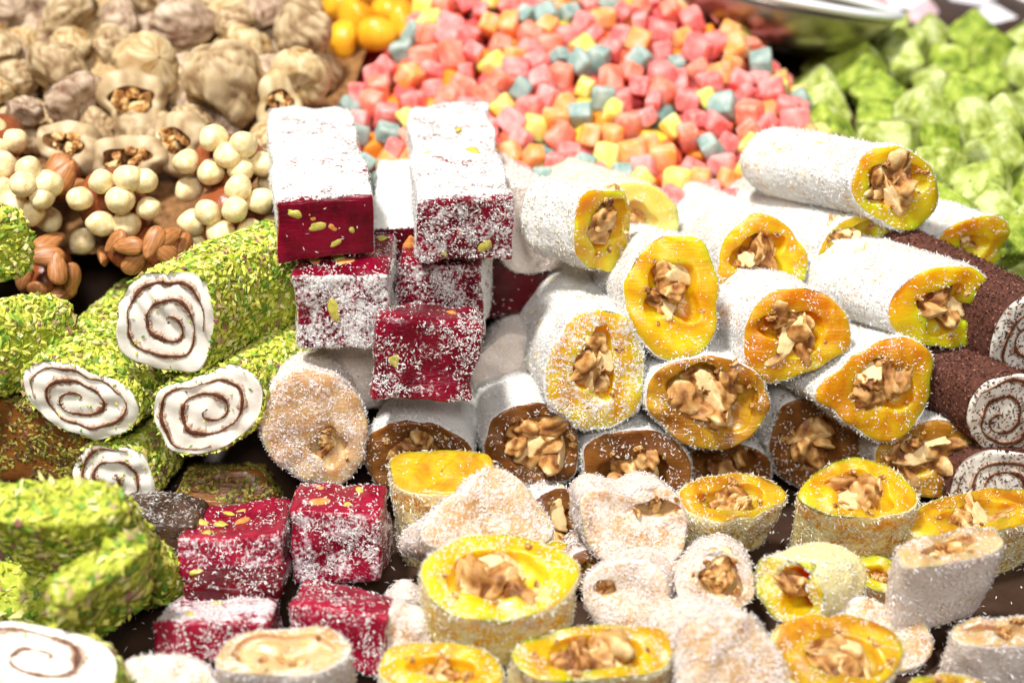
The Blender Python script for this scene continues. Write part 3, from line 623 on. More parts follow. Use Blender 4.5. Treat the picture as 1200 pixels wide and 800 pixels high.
sr('white coated piece with tan hollow top at the bottom edge', 332, 762, 156, 54, 33.2, 4, 80, 3.0, 'cream', e=2.3, hole=.76, nuts=5, pal=WHITE, side=.70, fp=.5, nutsize=.4, holed=.3)
sr('tan powdered lump between green roll and white coated piece', 188, 800, 112, 60, 32.8, 0, 50, 2.6, 'cream', e=2.4, hole=0, fp=.64, fd=50, pal=PINKW, side=.85, wob=.08)
sr('small mauve lump left of the yellow ring', 478, 742, 62, 76, 35.4, 6, 25, 2.8, 'cream', hole=0, fp=.64, fd=45, pal=PINKW, side=.8)
sr('sliver of a yellow piece at the bottom edge, right', 1108, 806, 84, 34, 32.6, 0, 70, 2.2, 'amber_c', hole=.5, nuts=4, pal=CREAM, side=.62)
sr('small yellow wedge between the deep holed roll and the barrel', 1030, 672, 74, 40, 38.4, -30, 60, 2.6, 'yellow_c', e=3, hole=.4, nuts=4, pal=CREAM, side=.55, wob=.06)
sr('small amber piece squeezed behind the broad pinkish roll', 800, 738, 60, 36, 36.0, 20, 62, 2.6, 'amber_c', e=3, hole=.4, nuts=4, pal=CREAM, side=.55, wob=.06)
sr('yellow chip of roll left of the nutty two lobed piece', 668, 655, 60, 34, 40.4, -25, 64, 2.6, 'orange_c', e=3, hole=.4, nuts=4, pal=CREAM, side=.55, wob=.06)
sr('thin powdered piece wedged below the nutty pinkish one', 700, 668, 70, 50, 39.6, 5, 20, 2.6, 'brown', hole=.5, nuts=4, fp=.3, pal=PINKW, side=.6)
sr('dark flattened piece in the gap right of centre front', 1000, 715, 90, 50, 38.2, 10, 30, 2.4, 'brown', hole=.5, nuts=5, fp=.3, pal=PINKW, side=.5)

# ------------------------------------------------------------------ rose bars and cubes
def rose(name, label, *a, **k): return block(name, label, *a, cat='delight block', group='dark red rose jelly blocks', **k)
rose('rose_delight_bar', 'long white powdered bar with clear dark red end, left of the pair', 382, 268, 113, 70, 45.6, 10, 2, 10.2, 'rose', (.68, .0, .75), (48, 1, 40), bits=(10, 0), r=.12)
rose('rose_delight_bar', 'long powdered bar with coconut speckled red end, right of the pair', 543, 270, 112, 72, 46.2, 5, 3, 11.0, 'rose', (.68, .5, .7), (48, 60, 45), bits=(4, 3), r=.14)
rose('rose_delight_cube', 'red cube with nutty top and grey dusted front under the left bar', 402, 366, 116, 88, 44.6, 3, 4, 4.0, 'rose', (.2, .58, .7), (14, 60, 40), bits=(1, 7))
rose('rose_delight_cube', 'speckled red cube under the right bar, behind the front cube', 516, 352, 100, 84, 47.0, -4, 2, 4.0, 'rose', (.30, .5, .7), (22, 55, 45), bits=(3, 5))
rose('rose_delight_cube', 'tilted bright red cube with flaked front, nearest of the upper stack', 500, 424, 120, 92, 43.4, 6, 14, 2.4, 'rose', (.32, .42, .4), (24, 40, 25), spin=-8, bits=(1, 5))
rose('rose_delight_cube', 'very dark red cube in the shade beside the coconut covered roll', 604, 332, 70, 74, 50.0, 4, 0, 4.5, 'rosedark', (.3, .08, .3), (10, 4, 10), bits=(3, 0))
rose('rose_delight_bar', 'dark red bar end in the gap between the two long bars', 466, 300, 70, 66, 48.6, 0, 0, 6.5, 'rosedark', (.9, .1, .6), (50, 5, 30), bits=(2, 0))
rose('rose_delight_cube', 'glossy topped red cube with slivered nuts, front left', 270, 655, 114, 52, 38.4, 4, 18, 3.6, 'rosepink', (.12, .5, .5), (12, 34, 30), bits=(0, 9), sz=1.1)
rose('rose_delight_cube', 'red cube with pink dusted front beside the pale yellow piece', 394, 644, 108, 88, 39.2, -2, 10, 2.4, 'rosepink', (.25, .5, .5), (18, 40, 30), bits=(0, 5), sz=1.1)
rose('rose_delight_cube', 'white dusted red cube above the tan hollow piece', 248, 752, 132, 44, 34.6, 0, 20, 2.8, 'rosepink', (.62, .4, .5), (42, 26, 25), bits=(0, 3), sz=1.1)
rose('rose_delight_cube', 'red cube with a green kernel behind, left of the small mauve lump', 392, 752, 112, 74, 35.2, -12, 22, 2.2, 'rosepink', (.38, .42, .5), (24, 30, 25), bits=(0, 4), sz=1.1)
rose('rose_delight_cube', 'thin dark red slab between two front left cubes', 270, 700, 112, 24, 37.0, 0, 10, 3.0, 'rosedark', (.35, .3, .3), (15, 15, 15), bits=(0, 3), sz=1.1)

def dark(name, label, *a, **k): return block(name, label, *a, cat='delight block', **k)
dark('brown_delight_cube', 'dark brown cube with dusty top between green rolls and rose cube', 182, 662, 96, 96, 39.2, -4, 10, 2.6, 'date', (.45, .15, .2), (16, 6, 6), bits=(0, 0), pal=PINKW*.6, r=.25, lump=.09)
dark('pistachio_topped_cube', 'dark amber piece topped with chopped pistachio beside green rolls', 262, 580, 112, 50, 43.6, 6, 30, 3.0, 'brown', (.0, .0, .0), (60, 22, 40), bits=(0, 0), pal=DKGREEN, coat='p', cut=-.45, lump=.1)
dark('pistachio_topped_cube', 'shaded dark piece with pistachio at the left edge', 38, 518, 104, 88, 43.8, -6, 10, 4.0, 'brown', (.0, .0, .0), (60, 26, 40), bits=(0, 0), pal=DKGREEN, coat='p', cut=-.2, lump=.1)

# ------------------------------------------------------------------ nougat rolls in pistachio and cocoa
def gr(label, *a, **k):
    k.setdefault('dens', 62)
    return roll('pistachio_nougat_roll', label, *a, cat='nougat roll', group='green pistachio coated nougat rolls', coat='pistachio', hole=0, **k)
gr('topmost green roll with square swirled face on the left', 192, 374, 104, 110, 44.0, -32, 4, 6.4, e=3.6, wob=.02, swirl=(2.3, 100, -1), spin=-3, poly=[(139,373),(146,346),(160,327),(194,320),(231,325),(245,350),(247,383),(243,415),(236,436),(199,433),(167,427),(141,413)])
gr('green roll with flat oval swirl at the left of the stack', 97, 466, 140, 92, 43.6, -8, 6, 8.6, e=2.3, wob=.04, swirl=(2.4, 30, 1), spin=-12, poly=[(25,438),(42,427),(69,424),(106,438),(143,452),(162,466),(164,489),(150,507),(125,513),(88,507),(60,496),(39,475),(28,457)])
gr('green roll with rounded heart shaped swirl on the right of the stack', 243, 479, 122, 100, 43.4, -22, 8, 6.5, e=2.5, wob=.04, swirl=(2.2, 200, 1), spin=14, poly=[(180,475),(185,457),(217,450),(245,440),(273,427),(296,436),(308,461),(301,489),(287,507),(259,524),(222,533),(199,528),(185,507)])
gr('lowest green roll with small square swirl', 136, 553, 98, 78, 43.4, -10, 6, 6.5, e=3.2, wob=.03, swirl=(2.0, 60, -1), spin=-4, poly=[(86,545),(99,526),(134,526),(162,531),(173,549),(176,586),(153,596),(116,594),(92,578)])
gr('green roll cut off by the left edge below the hazelnuts', -140, 300, 60, 84, 45.0, -64, 2, 4.3, e=3.0, wob=.03, swirl=(2, 0, 1))
gr('green roll cut off by the left edge beside the oval swirl', -104, 432, 70, 100, 43.2, -52, 4, 5.2, e=2.8, wob=.03, swirl=(2, 0, 1))
gr('big blurred green roll standing at the front left', 52, 588, 140, 50, 36.0, -20, 62, 6.5, e=3.0, wob=.07, allcoat=True, dens=28, sz=1.3, spin=14)
gr('green piece leaning against the big blurred one', 116, 664, 130, 34, 33.8, 26, 62, 4.2, e=3.2, wob=.04, allcoat=True, dens=28, sz=1.3, spin=20)
gr('added green roll filling shade low behind the leaning green piece at the left edge', 6, 690, 120, 60, 37.5, -10, 60, 4.0, e=2.6, allcoat=True, dens=30, sz=1.2)  # extra roll added to fill the shadowed gap over bare counter
gr('green roll with swirled top in the bottom left corner', 44, 772, 160, 78, 32.0, -6, 60, 3.4, e=2.3, wob=.04, swirl=(1.7, 20, 1), dens=26, sz=1.4, spin=-8)
def cr(label, *a, **k): return roll('cocoa_nougat_roll', label, *a, cat='nougat roll', group='cocoa coated nougat rolls', coat='cocoa', hole=0, dens=60, **k)
cr('upper cocoa dusted roll at the right edge', 1206, 395, 74, 100, 45.0, 42, -4, 6.5, e=2.6, wob=.03, swirl=(2, 30, 1))
cr('middle cocoa roll with speckled swirl face', 1172, 488, 88, 104, 43.8, 38, -4, 5.0, e=3.4, wob=.02, swirl=(2.2, 80, 1), spin=-14, poly=[(1135,490),(1143,462),(1169,444),(1205,440),(1214,490),(1205,530),(1169,532),(1146,516)])
cr('lowest cocoa nougat roll with layered swirl in shade', 1172, 572, 104, 84, 43.6, 22, 0, 5.0, e=2.8, wob=.04, swirl=(2.6, 10, -1))

# ------------------------------------------------------------------ hazelnut and almond clusters
def cluster(name, label, kind, pts, D, size, cat, lump_r):
    W_ = []; ppc = 1
    c0 = np.mean([p[:2] for p in pts], 0); spread = max(np.hypot(p[0]-c0[0], p[1]-c0[1]) for p in pts)+1
    for p in pts:
        q = np.hypot(p[0]-c0[0], p[1]-c0[1])/spread
        P, ppc = at(p[0], p[1], D+1.5*q*q-.3+rng.uniform(-.12, .12)); W_.append(P)
    W_ = np.array(W_); r = size/ppc/2
    C, pc = at(c0[0], c0[1], D+1.55); w = Wob(1.8)
    ext = np.array([max(.9, np.ptp(W_[:, 0])/2-.1), 1.25, max(.8, np.ptp(W_[:, 2])/2-.05)])
    V = C+IV3*ext*(1+.10*w(IV3))[:, None]; base = base_of(V, name)
    root = empty(name, base, label, cat, 'nut clusters behind the green rolls')
    link('fruit_paste', mesh_from('fruit_paste', V-base, IF3, None, M['caramel'], True), root)
    for P in W_:
        d = P-C; d /= np.linalg.norm(d)
        if kind == 'hazelnut':
            z = Vector(d+rng.normal(size=3)*.35).normalized()
            put('hazelnut', HAZ[rng.integers(4)], root, base, P, r*rng.uniform(.95, 1.08), z.to_track_quat('Z', 'Y').to_matrix())
        else:
            n = Vector(d); t = Vector(rng.normal(size=3)); t = (t-n*t.dot(n)).normalized(); s = n.cross(t)
            put('almond', ALM[rng.integers(3)], root, base, P, r*rng.uniform(.95, 1.1), Matrix((s, n, t)).transposed())
HC = 'hazelnut_cluster'
cluster(HC, 'hazelnut cluster at the left edge above the green roll', 'hazelnut', [(4, 192), (34, 198), (27, 216), (56, 216), (49, 231), (15, 240), (57, 258), (2, 222), (36, 250)], 50.2, 31, 'nut cluster', 1)
cluster(HC, 'round hazelnut cluster in the middle, above the almonds', 'hazelnut', [(93, 233), (119, 212), (151, 209), (141, 235), (175, 244), (118, 262), (149, 264), (96, 284), (170, 212)], 50.2, 31, 'nut cluster', 1)
cluster(HC, 'upper hazelnut cluster beside the large wrinkled fig', 'hazelnut', [(218, 190), (250, 162), (285, 169), (246, 202), (283, 198), (306, 192), (221, 222), (318, 215), (268, 182)], 51.6, 31, 'nut cluster', 1)
cluster(HC, 'lower hazelnut cluster touching the long left bar', 'hazelnut', [(279, 219), (276, 245), (243, 249), (306, 235), (226, 261), (259, 274), (294, 271), (231, 284), (319, 266)], 50.0, 31, 'nut cluster', 1)
cluster(HC, 'small cluster of hazelnut and red fruit at the upper left edge', 'hazelnut', [(18, 165), (-8, 150), (-4, 175)], 52.5, 31, 'nut cluster', 1)
cluster('almond_cluster', 'almond cluster at the left between two green rolls', 'almond', [(53, 300), (67, 314), (84, 328), (30, 327), (47, 345), (70, 345), (58, 284)], 48.8, 40, 'nut cluster', 1)
cluster('almond_cluster', 'almond cluster just above the topmost green roll', 'almond', [(151, 288), (180, 285), (199, 277), (121, 301), (158, 307), (192, 294), (215, 290), (135, 284)], 49.0, 38, 'nut cluster', 1)
cluster('almond_cluster', 'orange brown almond group left of the round hazelnut cluster', 'almond', [(74, 208), (82, 224), (66, 198)], 52.2, 46, 'nut cluster', 1)

# ------------------------------------------------------------------ dried figs
FIG = []
for k in range(7):
    nu, nv = 64, 36; V = np.zeros((nv, nu, 3)); rd = np.zeros((nv, nu)); off = Vector(rng.uniform(-40, 40, 3))
    ncr = rng.integers(9, 15)
    for i in range(nv):
        v = math.pi*(i+.5)/nv
        for j in range(nu):
            u = 2*math.pi*j/nu
            p = Vector((math.sin(v)*math.cos(u), math.sin(v)*math.sin(u), math.cos(v)))
            lump = mnoise.noise(p*1.1+off); wv = mnoise.noise_vector(p*1.3-off); uu = u+.55*wv.x; zz = p.z+.3*wv.y
            fine = 1-abs(mnoise.noise(Vector((math.cos(uu)*2.3, math.sin(uu)*2.3, zz*.8))+off)*1.5); f2 = 1-abs(mnoise.noise(Vector((math.cos(uu)*5, math.sin(uu)*5, zz*1.6))-off)*1.5)
            cr_ = max(0, min(1, .6*fine+.4*f2)); amp = .08+.06*max(0, p.z); f3 = 1-abs(mnoise.noise(Vector((math.cos(uu)*9, math.sin(uu)*9, zz*3.5))+off))*1.6
            pole = 1-abs(p.z)**5; fold = 1-abs(mnoise.noise(p*1.5+wv*.5+off*.7))*2.2; fold = max(0, fold)
            r = 1+.16*lump+amp*pole*(cr_-.75)+.045*pole*(f3-.6)-.09*fold**2; cr_ = cr_*(1-.55*fold**3)
            x, y, z = p.x*r, p.y*r, p.z*r*.74
            if p.z > .85: z += (p.z-.85)*.6
            if p.z < -.8: z += (-.8-p.z)*-1.2*-1
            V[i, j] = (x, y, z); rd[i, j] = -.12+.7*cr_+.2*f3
    FIG.append((V.reshape(-1, 3), grid_quads(nv, nu), rd.ravel()))
FMESH = {}
def fig_mesh(k, m):
    if (k, m) not in FMESH:
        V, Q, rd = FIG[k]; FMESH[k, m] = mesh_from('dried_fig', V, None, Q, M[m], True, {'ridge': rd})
    return FMESH[k, m]
def fig_D(py): return np.interp(py, [-30, 0, 60, 120, 180, 230], [68, 65.5, 61, 57.5, 54.2, 52])
def fig(label, px, py, w, h, m='fig', k=0, tilt=(0, 0), dD=0):
    P, ppc = at(px, py, fig_D(py)+dD); r = w/ppc/2; rz = h/ppc/2/.8
    o = link('dried_fig', fig_mesh(k % 7, m)); o.location = Vector(P)*S
    o.rotation_euler = (R(tilt[0]), R(tilt[1]), R(rng.uniform(0, 360))); o.scale = (r, (r+rz)/2, rz)
    tag(o, label, 'fig', 'dried figs heaped at the back left')
def stuffed(label, px, py, w, h, m='fig', yaw=0, pitch=30, dD=0, nuts=5):
    """a fig slit open like a purse, walnut showing in the mouth"""
    P0, ppc = at(px, py, fig_D(py)+dD); a = w/ppc/2; b = h/ppc/2
    X, Y, N = frame(yaw, pitch)
    n, rows = 56, []
    prof = [(.05, -.55, 0), (.38, -.5, 0), (.55, -.3, 0), (.66, -.02, 0), (.76, .06, 1), (.9, -.05, 1), (1.0, -.35, 1), (1.02, -.7, 1), (.92, -1.15, 1), (.7, -1.5, 1), (.35, -1.7, 1), (.03, -1.75, 1)]
    ph = np.linspace(0, 2*math.pi, n, endpoint=False); loc = []; tg = []; rd = []
    nz = rng.uniform(0, 6.28, 6)
    for rho, z, t in prof:
        k = 1+.05*np.sin(8*ph+3*z+nz[3])*t*.5+.12*np.sin(2*ph+nz[0])+.09*np.sin(3*ph+nz[1])+.05*np.sin(5*ph+nz[2])+.012*t*np.sin(14*ph+4*z+nz[5])
        mouth = 1 if t else 1.0
        loc.append(np.stack([np.cos(ph)*rho*a*k, np.sin(ph)*rho*b*k*(1 if t else .6), z*a*.8+.12*a*np.sin(2*ph+nz[4])+0*ph], 1))
        tg.append(np.full(n, t)); rd.append(.5+.12*np.sin(5*ph+nz[3]+2*z)+.08*np.sin(11*ph+nz[4]))
    loc = np.vstack(loc); tg = np.concatenate(tg); rd = np.concatenate(rd)
    V = P0+loc[:, 0:1]*X+loc[:, 1:2]*Y+loc[:, 2:3]*N; Q = grid_quads(len(prof), n); qt = tg[Q].max(1)
    base = base_of(V, 'fig'); root = empty('stuffed_fig', base, label, 'fig', 'dried figs heaped at the back left')
    link('fig_skin', mesh_from('fig_skin', V-base, None, Q[qt == 1], M[m], True, {'ridge': rd}), root)
    link('fig_flesh', mesh_from('fig_flesh', V-base, None, Q[qt == 0], M['figflesh'], True), root)
    for q in range(nuts):
        an = 2*math.pi*q/nuts+rng.uniform(-.3, .3); c = P0+X*math.cos(an)*.36*a+Y*math.sin(an)*.28*b+N*rng.uniform(-.25, .02)*a
        put('walnut_piece', WAL[rng.integers(9)], root, base, c, .34*min(a, b)*rng.uniform(.8, 1.3))
fig('large wrinkled tan fig above the upper hazelnut cluster', 266, 100, 104, 100, 'fig', 0, (50, 10))
fig('mauve grey fig with a stem dimple at the top, left of centre', 213, 30, 80, 66, 'figpurple', 1, (20, 10))
fig('smooth pale fig near the orange candy, rightmost below the apricots', 352, 90, 76, 62, 'figyellow', 2, (70, 30))
fig('grey beige upright fig beside the apricots', 354, 36, 64, 70, 'fig', 3, (10, 15))
fig('cream fig behind the large wrinkled one', 292, 62, 74, 58, 'figyellow', 4, (60, -20), 1.5)
fig('small cream fig right of the mauve grey one', 276, 28, 52, 44, 'fig', 5, (40, 20))
fig('brownish mauve fig at the top edge by the upright one', 311, 16, 44, 50, 'figpurple', 6, (20, -30))
fig('pale fig with folded top left of the large wrinkled one', 172, 76, 84, 56, 'figyellow', 1, (50, 40))
fig('light fig tucked above the folded pale one', 136, 55, 64, 40, 'fig', 2, (70, 0))
fig('grey tan fig with dark underside in the left middle', 70, 82, 84, 62, 'fig', 3, (50, -30))
fig('small knobbly fig on top of the grey tan one', 84, 52, 50, 36, 'figyellow', 4, (30, 0))
fig('pinkish smooth fig in front of the grey tan one', 87, 115, 74, 50, 'figpurple', 5, (75, 30))
fig('broad fig with brown side at the top left', 82, 22, 84, 54, 'fig', 6, (60, 40))
fig('mauve shaded fig right of the broad one', 140, 26, 64, 38, 'figpurple', 0, (60, 70))
fig('fig cut off by the top left corner', 14, 12, 54, 36, 'figpurple', 1, (80, 10))
fig('olive shaded fig below the corner one', 28, 50, 42, 40, 'figyellow', 2, (20, 20), 1)
fig('narrow fig at the left edge, second from the corner', 0, 56, 30, 56, 'fig', 3, (20, 60))
fig('dull fig behind the narrow one at the left', 22, 90, 44, 42, 'fig', 4, (40, 0), 1)
fig('pale green tinted fig at the left edge', -2, 106, 36, 38, 'figyellow', 5, (20, 0))
fig('dusty violet fig above the red fruit cluster', 30, 130, 46, 30, 'figpurple', 6, (70, 0))
fig('fig peeping over the top edge, left of centre', 160, 2, 60, 30, 'fig', 0, (50, 20), 1)
fig('olive fig half seen at the top edge between two others', 250, 2, 40, 30, 'figyellow', 3, (50, 10), 2)
fig('shadowed fig under the pale folded one', 222, 84, 50, 44, 'figpurple', 2, (40, 60), 1.8)
fig('brown fig wedged behind the upper hazelnut cluster', 310, 165, 50, 40, 'figyellow', 5, (80, 20), .5)
fig('deep fig in the gap beside the slit figs', 225, 145, 60, 40, 'fig', 6, (60, 0), 1.2)
fig('fig lost in shadow between pinkish and slit figs', 112, 148, 60, 40, 'fig', 1, (60, 0), 1.8)
fig('lower fig at the far left under the violet one', 12, 140, 40, 30, 'fig', 2, (60, 0), 1.6)
stuffed('slit fig showing walnut, left of the large wrinkled fig', 155, 117, 84, 76, 'fig', 10, 28)
stuffed('ribbed slit fig above the round hazelnut cluster, left', 76, 167, 92, 56, 'fig', -18, 40)
stuffed('slit fig with crumbly walnut filling above the round hazelnut cluster', 148, 186, 94, 64, 'fig', 8, 36)
stuffed('slit grey fig left of the upper hazelnut cluster', 202, 164, 78, 70, 'fig', -28, 30)
stuffed('golden slit fig right of the large wrinkled one', 328, 120, 56, 66, 'figyellow', 20, 25)

bed('fig_bed', 'figflesh', (-26, -36), (-8.5, -5), 51, 84, lambda x, D: np.interp(D, [51, 54, 66, 84], [8.6, 9.4, 12.2, 12.5])+0*x)
k = 0
for py in (-22, 14, 44, 74, 104, 134, 160):
    for px in range(-10, 360, 46):
        if px > 330 and py > 90: continue
        k += 1; D = fig_D(py)+2.6; P, ppc = at(px+rng.uniform(-14, 14), py+rng.uniform(-8, 8), D); o = link('dried_fig', fig_mesh(k % 7, ('fig', 'figyellow', 'figpurple')[k % 3])); o.location = Vector(P)*S
        r = rng.uniform(1.1, 1.6); o.scale = (r, r, r*rng.uniform(.8, 1)); o.rotation_euler = tuple(rng.uniform(0, 6.28, 3))
        rw = 'top' if py < 20 else ('middle' if py < 100 else 'lower'); sd = 'left' if px < 110 else ('right' if px > 240 else 'centre')
        tag(o, f'dried fig in the second layer of the heap, mostly covered, {rw} {sd}', 'fig', f'covered figs {rw} {sd}')

# ------------------------------------------------------------------ dried apricots
AM = []
for k in range(3):
    w = Wob(1.6); V = IV3*(1+.13*w(IV3))[:, None]*[1, .85, .62]; AM.append(mesh_from('dried_apricot', V, IF3, None, M['apricot'], True))
for k, (px, py, w, D, lb) in enumerate([(418, 22, 62, 67, 'dried apricot nearest the upright grey fig'), (462, 12, 58, 68, 'dried apricot next to the pink candies at the top'),
        (396, 6, 56, 70, 'dried apricot at the top edge behind the upright fig'), (440, -8, 60, 71, 'dried apricot half outside the top edge'), (440, 40, 52, 66, 'lowest dried apricot above the pink candies'), (482, -4, 44, 71, 'rightmost dried apricot at the top edge'), (402, 44, 44, 65.5, 'yellow apricot against the smooth pale fig'), (474, 28, 48, 66.5, 'small apricot touching the pink candies'), (506, 2, 44, 70.5, 'apricot peeping out behind the candy heap at the top')]):
    P, ppc = at(px, py, D); o = link('dried_apricot', AM[k % 3]); o.location = Vector(P)*S; o.scale = (w/ppc/2,)*3
    o.rotation_euler = tuple(rng.uniform(0, 3, 3)); tag(o, lb, 'apricot', 'dried apricots at the back')

# ------------------------------------------------------------------ heap of sugared candies
def candy_z(x, D):
    z = 9.0+.44*(np.minimum(D, 69)-55)
    xr = np.interp(D, [54, 58, 67, 74], [15.2, 14.8, 10.6, 8.6]); xl = np.interp(D, [54, 60, 64.5, 70], [-8.6, -8.2, -4.8, -3.4])
    return z-.75*np.maximum(0, x-xr+1.5)**1.15-.5*np.maximum(0, xl-x+1.0)-.5*np.maximum(0, D-69)
bed('candy_bed', 'candybed', (-8.5, -7), (17, 16), 51, 80, lambda x, D: candy_z(x, D)-1.6)
CM = {}
cube = []
for k in range(4):
    V, Q = rbox(1, rng.uniform(.88, 1.1), rng.uniform(.9, 1.2), .19, 7); w = Wob(2.5); V = V*(1+.05*w(V))[:, None]; V[:, :2] *= 1-.16*V[:, 2:3]; cube.append((V, Q))
def candy_mesh(c, k):
    if (c, k) not in CM: CM[c, k] = mesh_from('sugar_candy', cube[k][0], None, cube[k][1], M['c_'+c], True)
    return CM[c, k]
pts = []
cell = {}
def far_enough(p, dmin):
    ky = tuple((p//1.3).astype(int))
    for a in (-1, 0, 1):
        for b in (-1, 0, 1):
            for c in (-1, 0, 1):
                for q in cell.get((ky[0]+a, ky[1]+b, ky[2]+c), ()):
                    if ((q-p)**2).sum() < dmin*dmin: return False
    cell.setdefault(ky, []).append(p); return True
for layer, (dz, dmin, tries) in enumerate([(0, .88, 9000), (-.75, .92, 7000)]):
    for _ in range(tries):
        D = rng.uniform(53.5, 73); xl, xr = np.interp(D, [54, 60, 64.5, 70], [-9.2, -8.6, -5.2, -4]), np.interp(D, [54, 58, 67, 74], [16, 15.8, 11.6, 9.6])
        x = rng.uniform(xl, xr); p = np.array([x, D, candy_z(x, D)+dz+rng.uniform(-.12, .2)])
        if far_enough(p, dmin): pts.append((p, layer))
names = list(CANDY); prob = [.29, .20, .19, .12, .09, .11]
def pix(p):
    d = p-np.array([0, 0, H]); f = d@np.array([0, cp, -sp]); return 600+FPX*d[0]/f, 400-FPX*(d@np.array([0, sp, cp]))/f, f
inview = []
rest = []
for p, layer in pts:
    x, y, f = pix(p)
    (inview if (layer == 0 and -20 < y < 240 and 370 < x < 990) else rest).append((p, f))
inview.sort(key=lambda q: q[1]); rest = [q for q in rest]+inview[300:]; inview = inview[:300]
for p, f in inview:
    c = names[rng.choice(6, p=prob)]; o = link('sugar_candy', candy_mesh(c, rng.integers(4))); o.location = Vector(p)*S
    o.rotation_euler = tuple(rng.uniform(0, 6.28, 3)); o.scale = tuple(rng.uniform(.76, 1.1)*rng.uniform(.86, 1.14, 3))
    x, y, _ = pix(p); where = 'left end' if x < 470 else 'left half' if x < 600 else 'middle' if x < 720 else 'right half' if x < 850 else 'right end'; row = 'top' if y < 70 else 'bottom' if y > 140 else 'central'
    tag(o, f'small {c} sugared jelly cube in the {row} row, {where} of the candy heap', 'candy', f'{c} candies, {row} row, {where} of the heap')
RV, RQ, RT, off = [], [], [], 0
for p, f in rest:
    V, Q = cube[rng.integers(4)]; m = np.array(rand_rot()); RV.append(p+(V*1.0)@m.T); RQ.append(Q+off); off += len(V)
    RT.append(np.tile(np.array(CANDY[names[rng.choice(6, p=prob)]]), (len(V), 1)))
M['candymix'] = attr_mat('mixed_sugar_jelly', .45, .2)
if RV:
    o = link('sugar_candies', mesh_from('sugar_candies', np.vstack(RV), None, np.vstack(RQ), M['candymix'], True, tint=np.vstack(RT)))
    tag(o, 'mixed sugared jelly cubes deep in and behind the candy heap', 'candy', kind='stuff')

# ------------------------------------------------------------------ heap of pistachio dusted cubes
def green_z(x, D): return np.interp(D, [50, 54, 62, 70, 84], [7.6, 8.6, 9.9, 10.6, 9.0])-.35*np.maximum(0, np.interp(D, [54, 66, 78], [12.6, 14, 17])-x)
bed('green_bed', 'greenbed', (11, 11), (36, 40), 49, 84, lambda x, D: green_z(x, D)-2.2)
GM = []
for k in range(6):
    gm = M['greencube'] if k % 2 else M['greencube_pale']
    V, Q = rbox(1, rng.uniform(.8, 1.05), rng.uniform(.85, 1.1), .16, 12); w1, w2 = Wob(2.5), Wob(9)
    V = V*(1+.035*w1(V)+.012*w2(V))[:, None]; V[:, :2] *= 1+.14*V[:, 2:3]; me = mesh_from('powdered_cube', V, None, Q, gm, False)
    P, NN = sample(V, Q, np.ones(len(Q)), 110); C = chips(P, NN, (.04, .10), (.03, .07), (.02, .05), 20, .005)
    pal = np.array([(.56, .60, .18), (.34, .42, .05), (.72, .74, .40), (.15, .24, .02), (.56, .46, .10)])
    cm = mesh_from('pistachio_crumbs', C[0], C[1], None, M['pist'], False, tint=tints(pal, len(C[0])//6, 6)); GM.append((me, cm))
cell.clear(); gp = []
def far2(p, dmin, lst):
    return all(((q-p)**2).sum() > dmin*dmin for q, _ in lst)
for layer, dz in enumerate((0, -1.7)):
    for _ in range(2600):
        D = rng.uniform(50.5, 73); x = rng.uniform(np.interp(D, [50, 56, 66, 80], [15, 13, 14.2, 17.5]), np.interp(D, [50, 80], [25, 36]))
        p = np.array([x, D, green_z(x, D)+dz+rng.uniform(-.3, .4)])
        if far2(p, 2.0, gp): gp.append((p, layer))
for p, layer in gp:
    x, y, f = pix(p)
    if x > 1290 or y > 330 : continue
    k = rng.integers(6); sc_ = rng.uniform(1.7, 2.25)
    root = empty('pistachio_delight_cube', p-[0, 0, sc_/2], '', 'delight block', '')
    row = 'upper' if y < 90 else ('middle' if y < 170 else 'lower'); sd = 'beside the candies' if x < 1030 else ('toward the right edge' if x > 1120 else 'behind the topmost roll')
    if layer: row, sd = 'shaded', 'deep between the others'
    tone = 'bright green' if k % 2 else 'pale green'; tag(root, f'{tone} pistachio dusted cube, {row} part of the back right heap, {sd}', group=f'{tone} cubes, {row}, {sd}')
    rt = rand_rot(); rt = rt if rt.determinant() > 0 else rt @ Matrix.Diagonal((-1, 1, 1)); b = p-np.array([0, 0, sc_/2])
    put('powdered_cube', GM[k][0], root, b, p, sc_, rt); put('pistachio_crumbs', GM[k][1], root, b, p, sc_, rt)['kind'] = 'stuff'

# ------------------------------------------------------------------ steel dish and what lies behind
P, ppc = at(900, -14, 70)
root = empty('steel_dish', P-[0, 0, 2.4], 'shallow steel dish tilted above the green cubes at the top', 'dish')
prof = [(.01, -2.3), (3.4, -2.3), (4.4, -2.1), (5.1, -1.5), (5.6, -.6), (5.8, 0), (5.7, 0), (5.45, -.6), (4.95, -1.4), (4.3, -1.95), (3.4, -2.15), (.01, -2.15)]
n = 64; ph = np.linspace(0, 2*math.pi, n, endpoint=False)
V = np.vstack([np.stack([np.cos(ph)*r*1.15, np.sin(ph)*r, 0*ph+z], 1) for r, z in prof]); Q = grid_quads(len(prof), n)
tl = Matrix.Rotation(R(11), 3, 'Y') @ Matrix.Rotation(R(-10), 3, 'X'); V = V@np.array(tl).T+[0, 0, 2.4]
link('bowl', mesh_from('bowl', V, None, Q, M['steel'], True), root)
ring = [(5.6+.22*math.cos(t)+.15, .22*math.sin(t)) for t in np.linspace(0, 2*math.pi, 9)]
V = np.vstack([np.stack([np.cos(ph)*r*1.15, np.sin(ph)*r, 0*ph+z], 1) for r, z in ring])@np.array(tl).T+[0, 0, 2.4]
link('rim', mesh_from('rim', V, None, grid_quads(9, n), M['rim'], True), root)
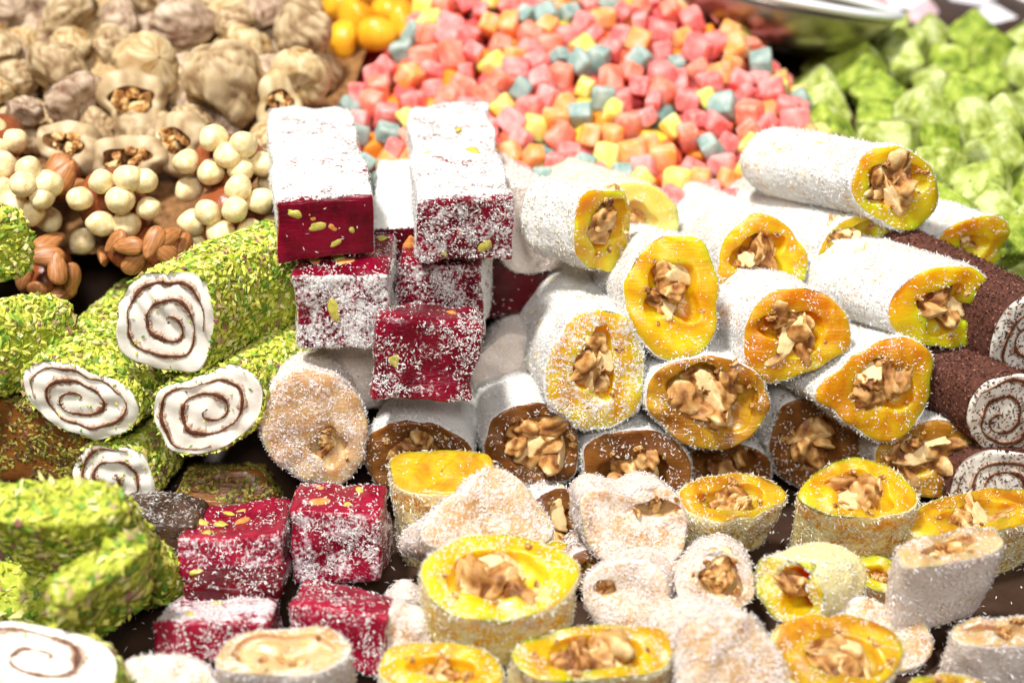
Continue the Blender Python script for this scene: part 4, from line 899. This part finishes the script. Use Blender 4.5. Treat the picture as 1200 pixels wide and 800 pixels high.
# scalloped paper under the dish
P, ppc = at(897, 50, 72)
t = np.linspace(-1, 1, 80); up = np.stack([t*2.2, 0*t+.12*np.sin(9*t), 0*t+.9], 1); lo = np.stack([t*2.2, .15*np.sin(9*t+.5)-.5, -.35-.28*np.abs(np.sin(5*t))], 1)
V = np.vstack([up, lo, up+[0, .06, 0], lo+[0, .06, 0]]); i = np.arange(79)
Q = np.vstack([np.stack([i, i+80, i+81, i+1], 1), np.stack([i+160, i+161, i+241, i+240], 1), np.stack([i+80, i+240, i+241, i+81], 1)])
o = link('paper_doily', mesh_from('paper_doily', V, None, Q, M['paper'], True)); o.location = Vector(P)*S
tag(o, 'white scalloped paper edge under the steel dish', 'paper')
P, ppc = at(900, 80, 75)
V, Q = rbox(14, .8, 9, .2, 8); w = Wob(.6); V[:, 1] += .25*w(V)
o = link('red_cloth', mesh_from('red_cloth', V, None, Q, M['redcloth'], True)); o.location = Vector(P-[0, 0, 3])*S
tag(o, 'dark red cloth hanging behind the candies under the dish', 'cloth')
# pale sweets far behind
wm = []
for m in ('whitedelight', 'pinkdelight', 'whitedelight'):
    V, Q = rbox(1, .9, 1, .2, 8); w = Wob(2.5); wm.append(mesh_from('powdered_cube', V*(1+.05*w(V))[:, None], None, Q, M[m], True))
tag(bed('pale_bed', 'whitedelight', (-40, -40), (50, 60), 76, 125, lambda x, D: 7.6+.13*(D-76)+0*x), kind='structure')
q = 0
for D in np.arange(77, 108, 3.3):
    for x in np.arange(13, 46, 3.4):
        p = np.array([x+rng.uniform(-.6, .6), D+rng.uniform(-.6, .6), 7.6+.13*(D-76)+1.2]); X_, Y_, f = pix(p)
        if Y_ > 120 or Y_ < -50 or X_ < 900 or X_ > 1260: continue
        k = rng.integers(3); o = link('powdered_delight_cube', wm[k]); o.location = Vector(p)*S; o.scale = (rng.uniform(2.8, 3.3),)*3; o.rotation_euler = tuple(rng.uniform(0, 6, 3))
        nm = 'pink' if k == 1 else 'white'
        tag(o, f'blurred {nm} powdered cube far behind the green cubes', 'delight block', f'{nm} cubes far behind')
P = np.stack([rng.uniform(-24, 24, 2600), rng.uniform(27, 47, 2600), np.full(2600, .42)], 1)
C = slivers(P, np.tile([0., 0, 1], (2600, 1)), (.1, .3), (.03, .08), 20)
o = link('coconut_crumbs', mesh_from('coconut_crumbs', C[0], C[1], None, M['flake'], False, tint=tints(PINKW, 2600, 4)))
tag(o, 'fallen coconut shreds on the dark counter between the sweets', 'crumbs', kind='stuff')
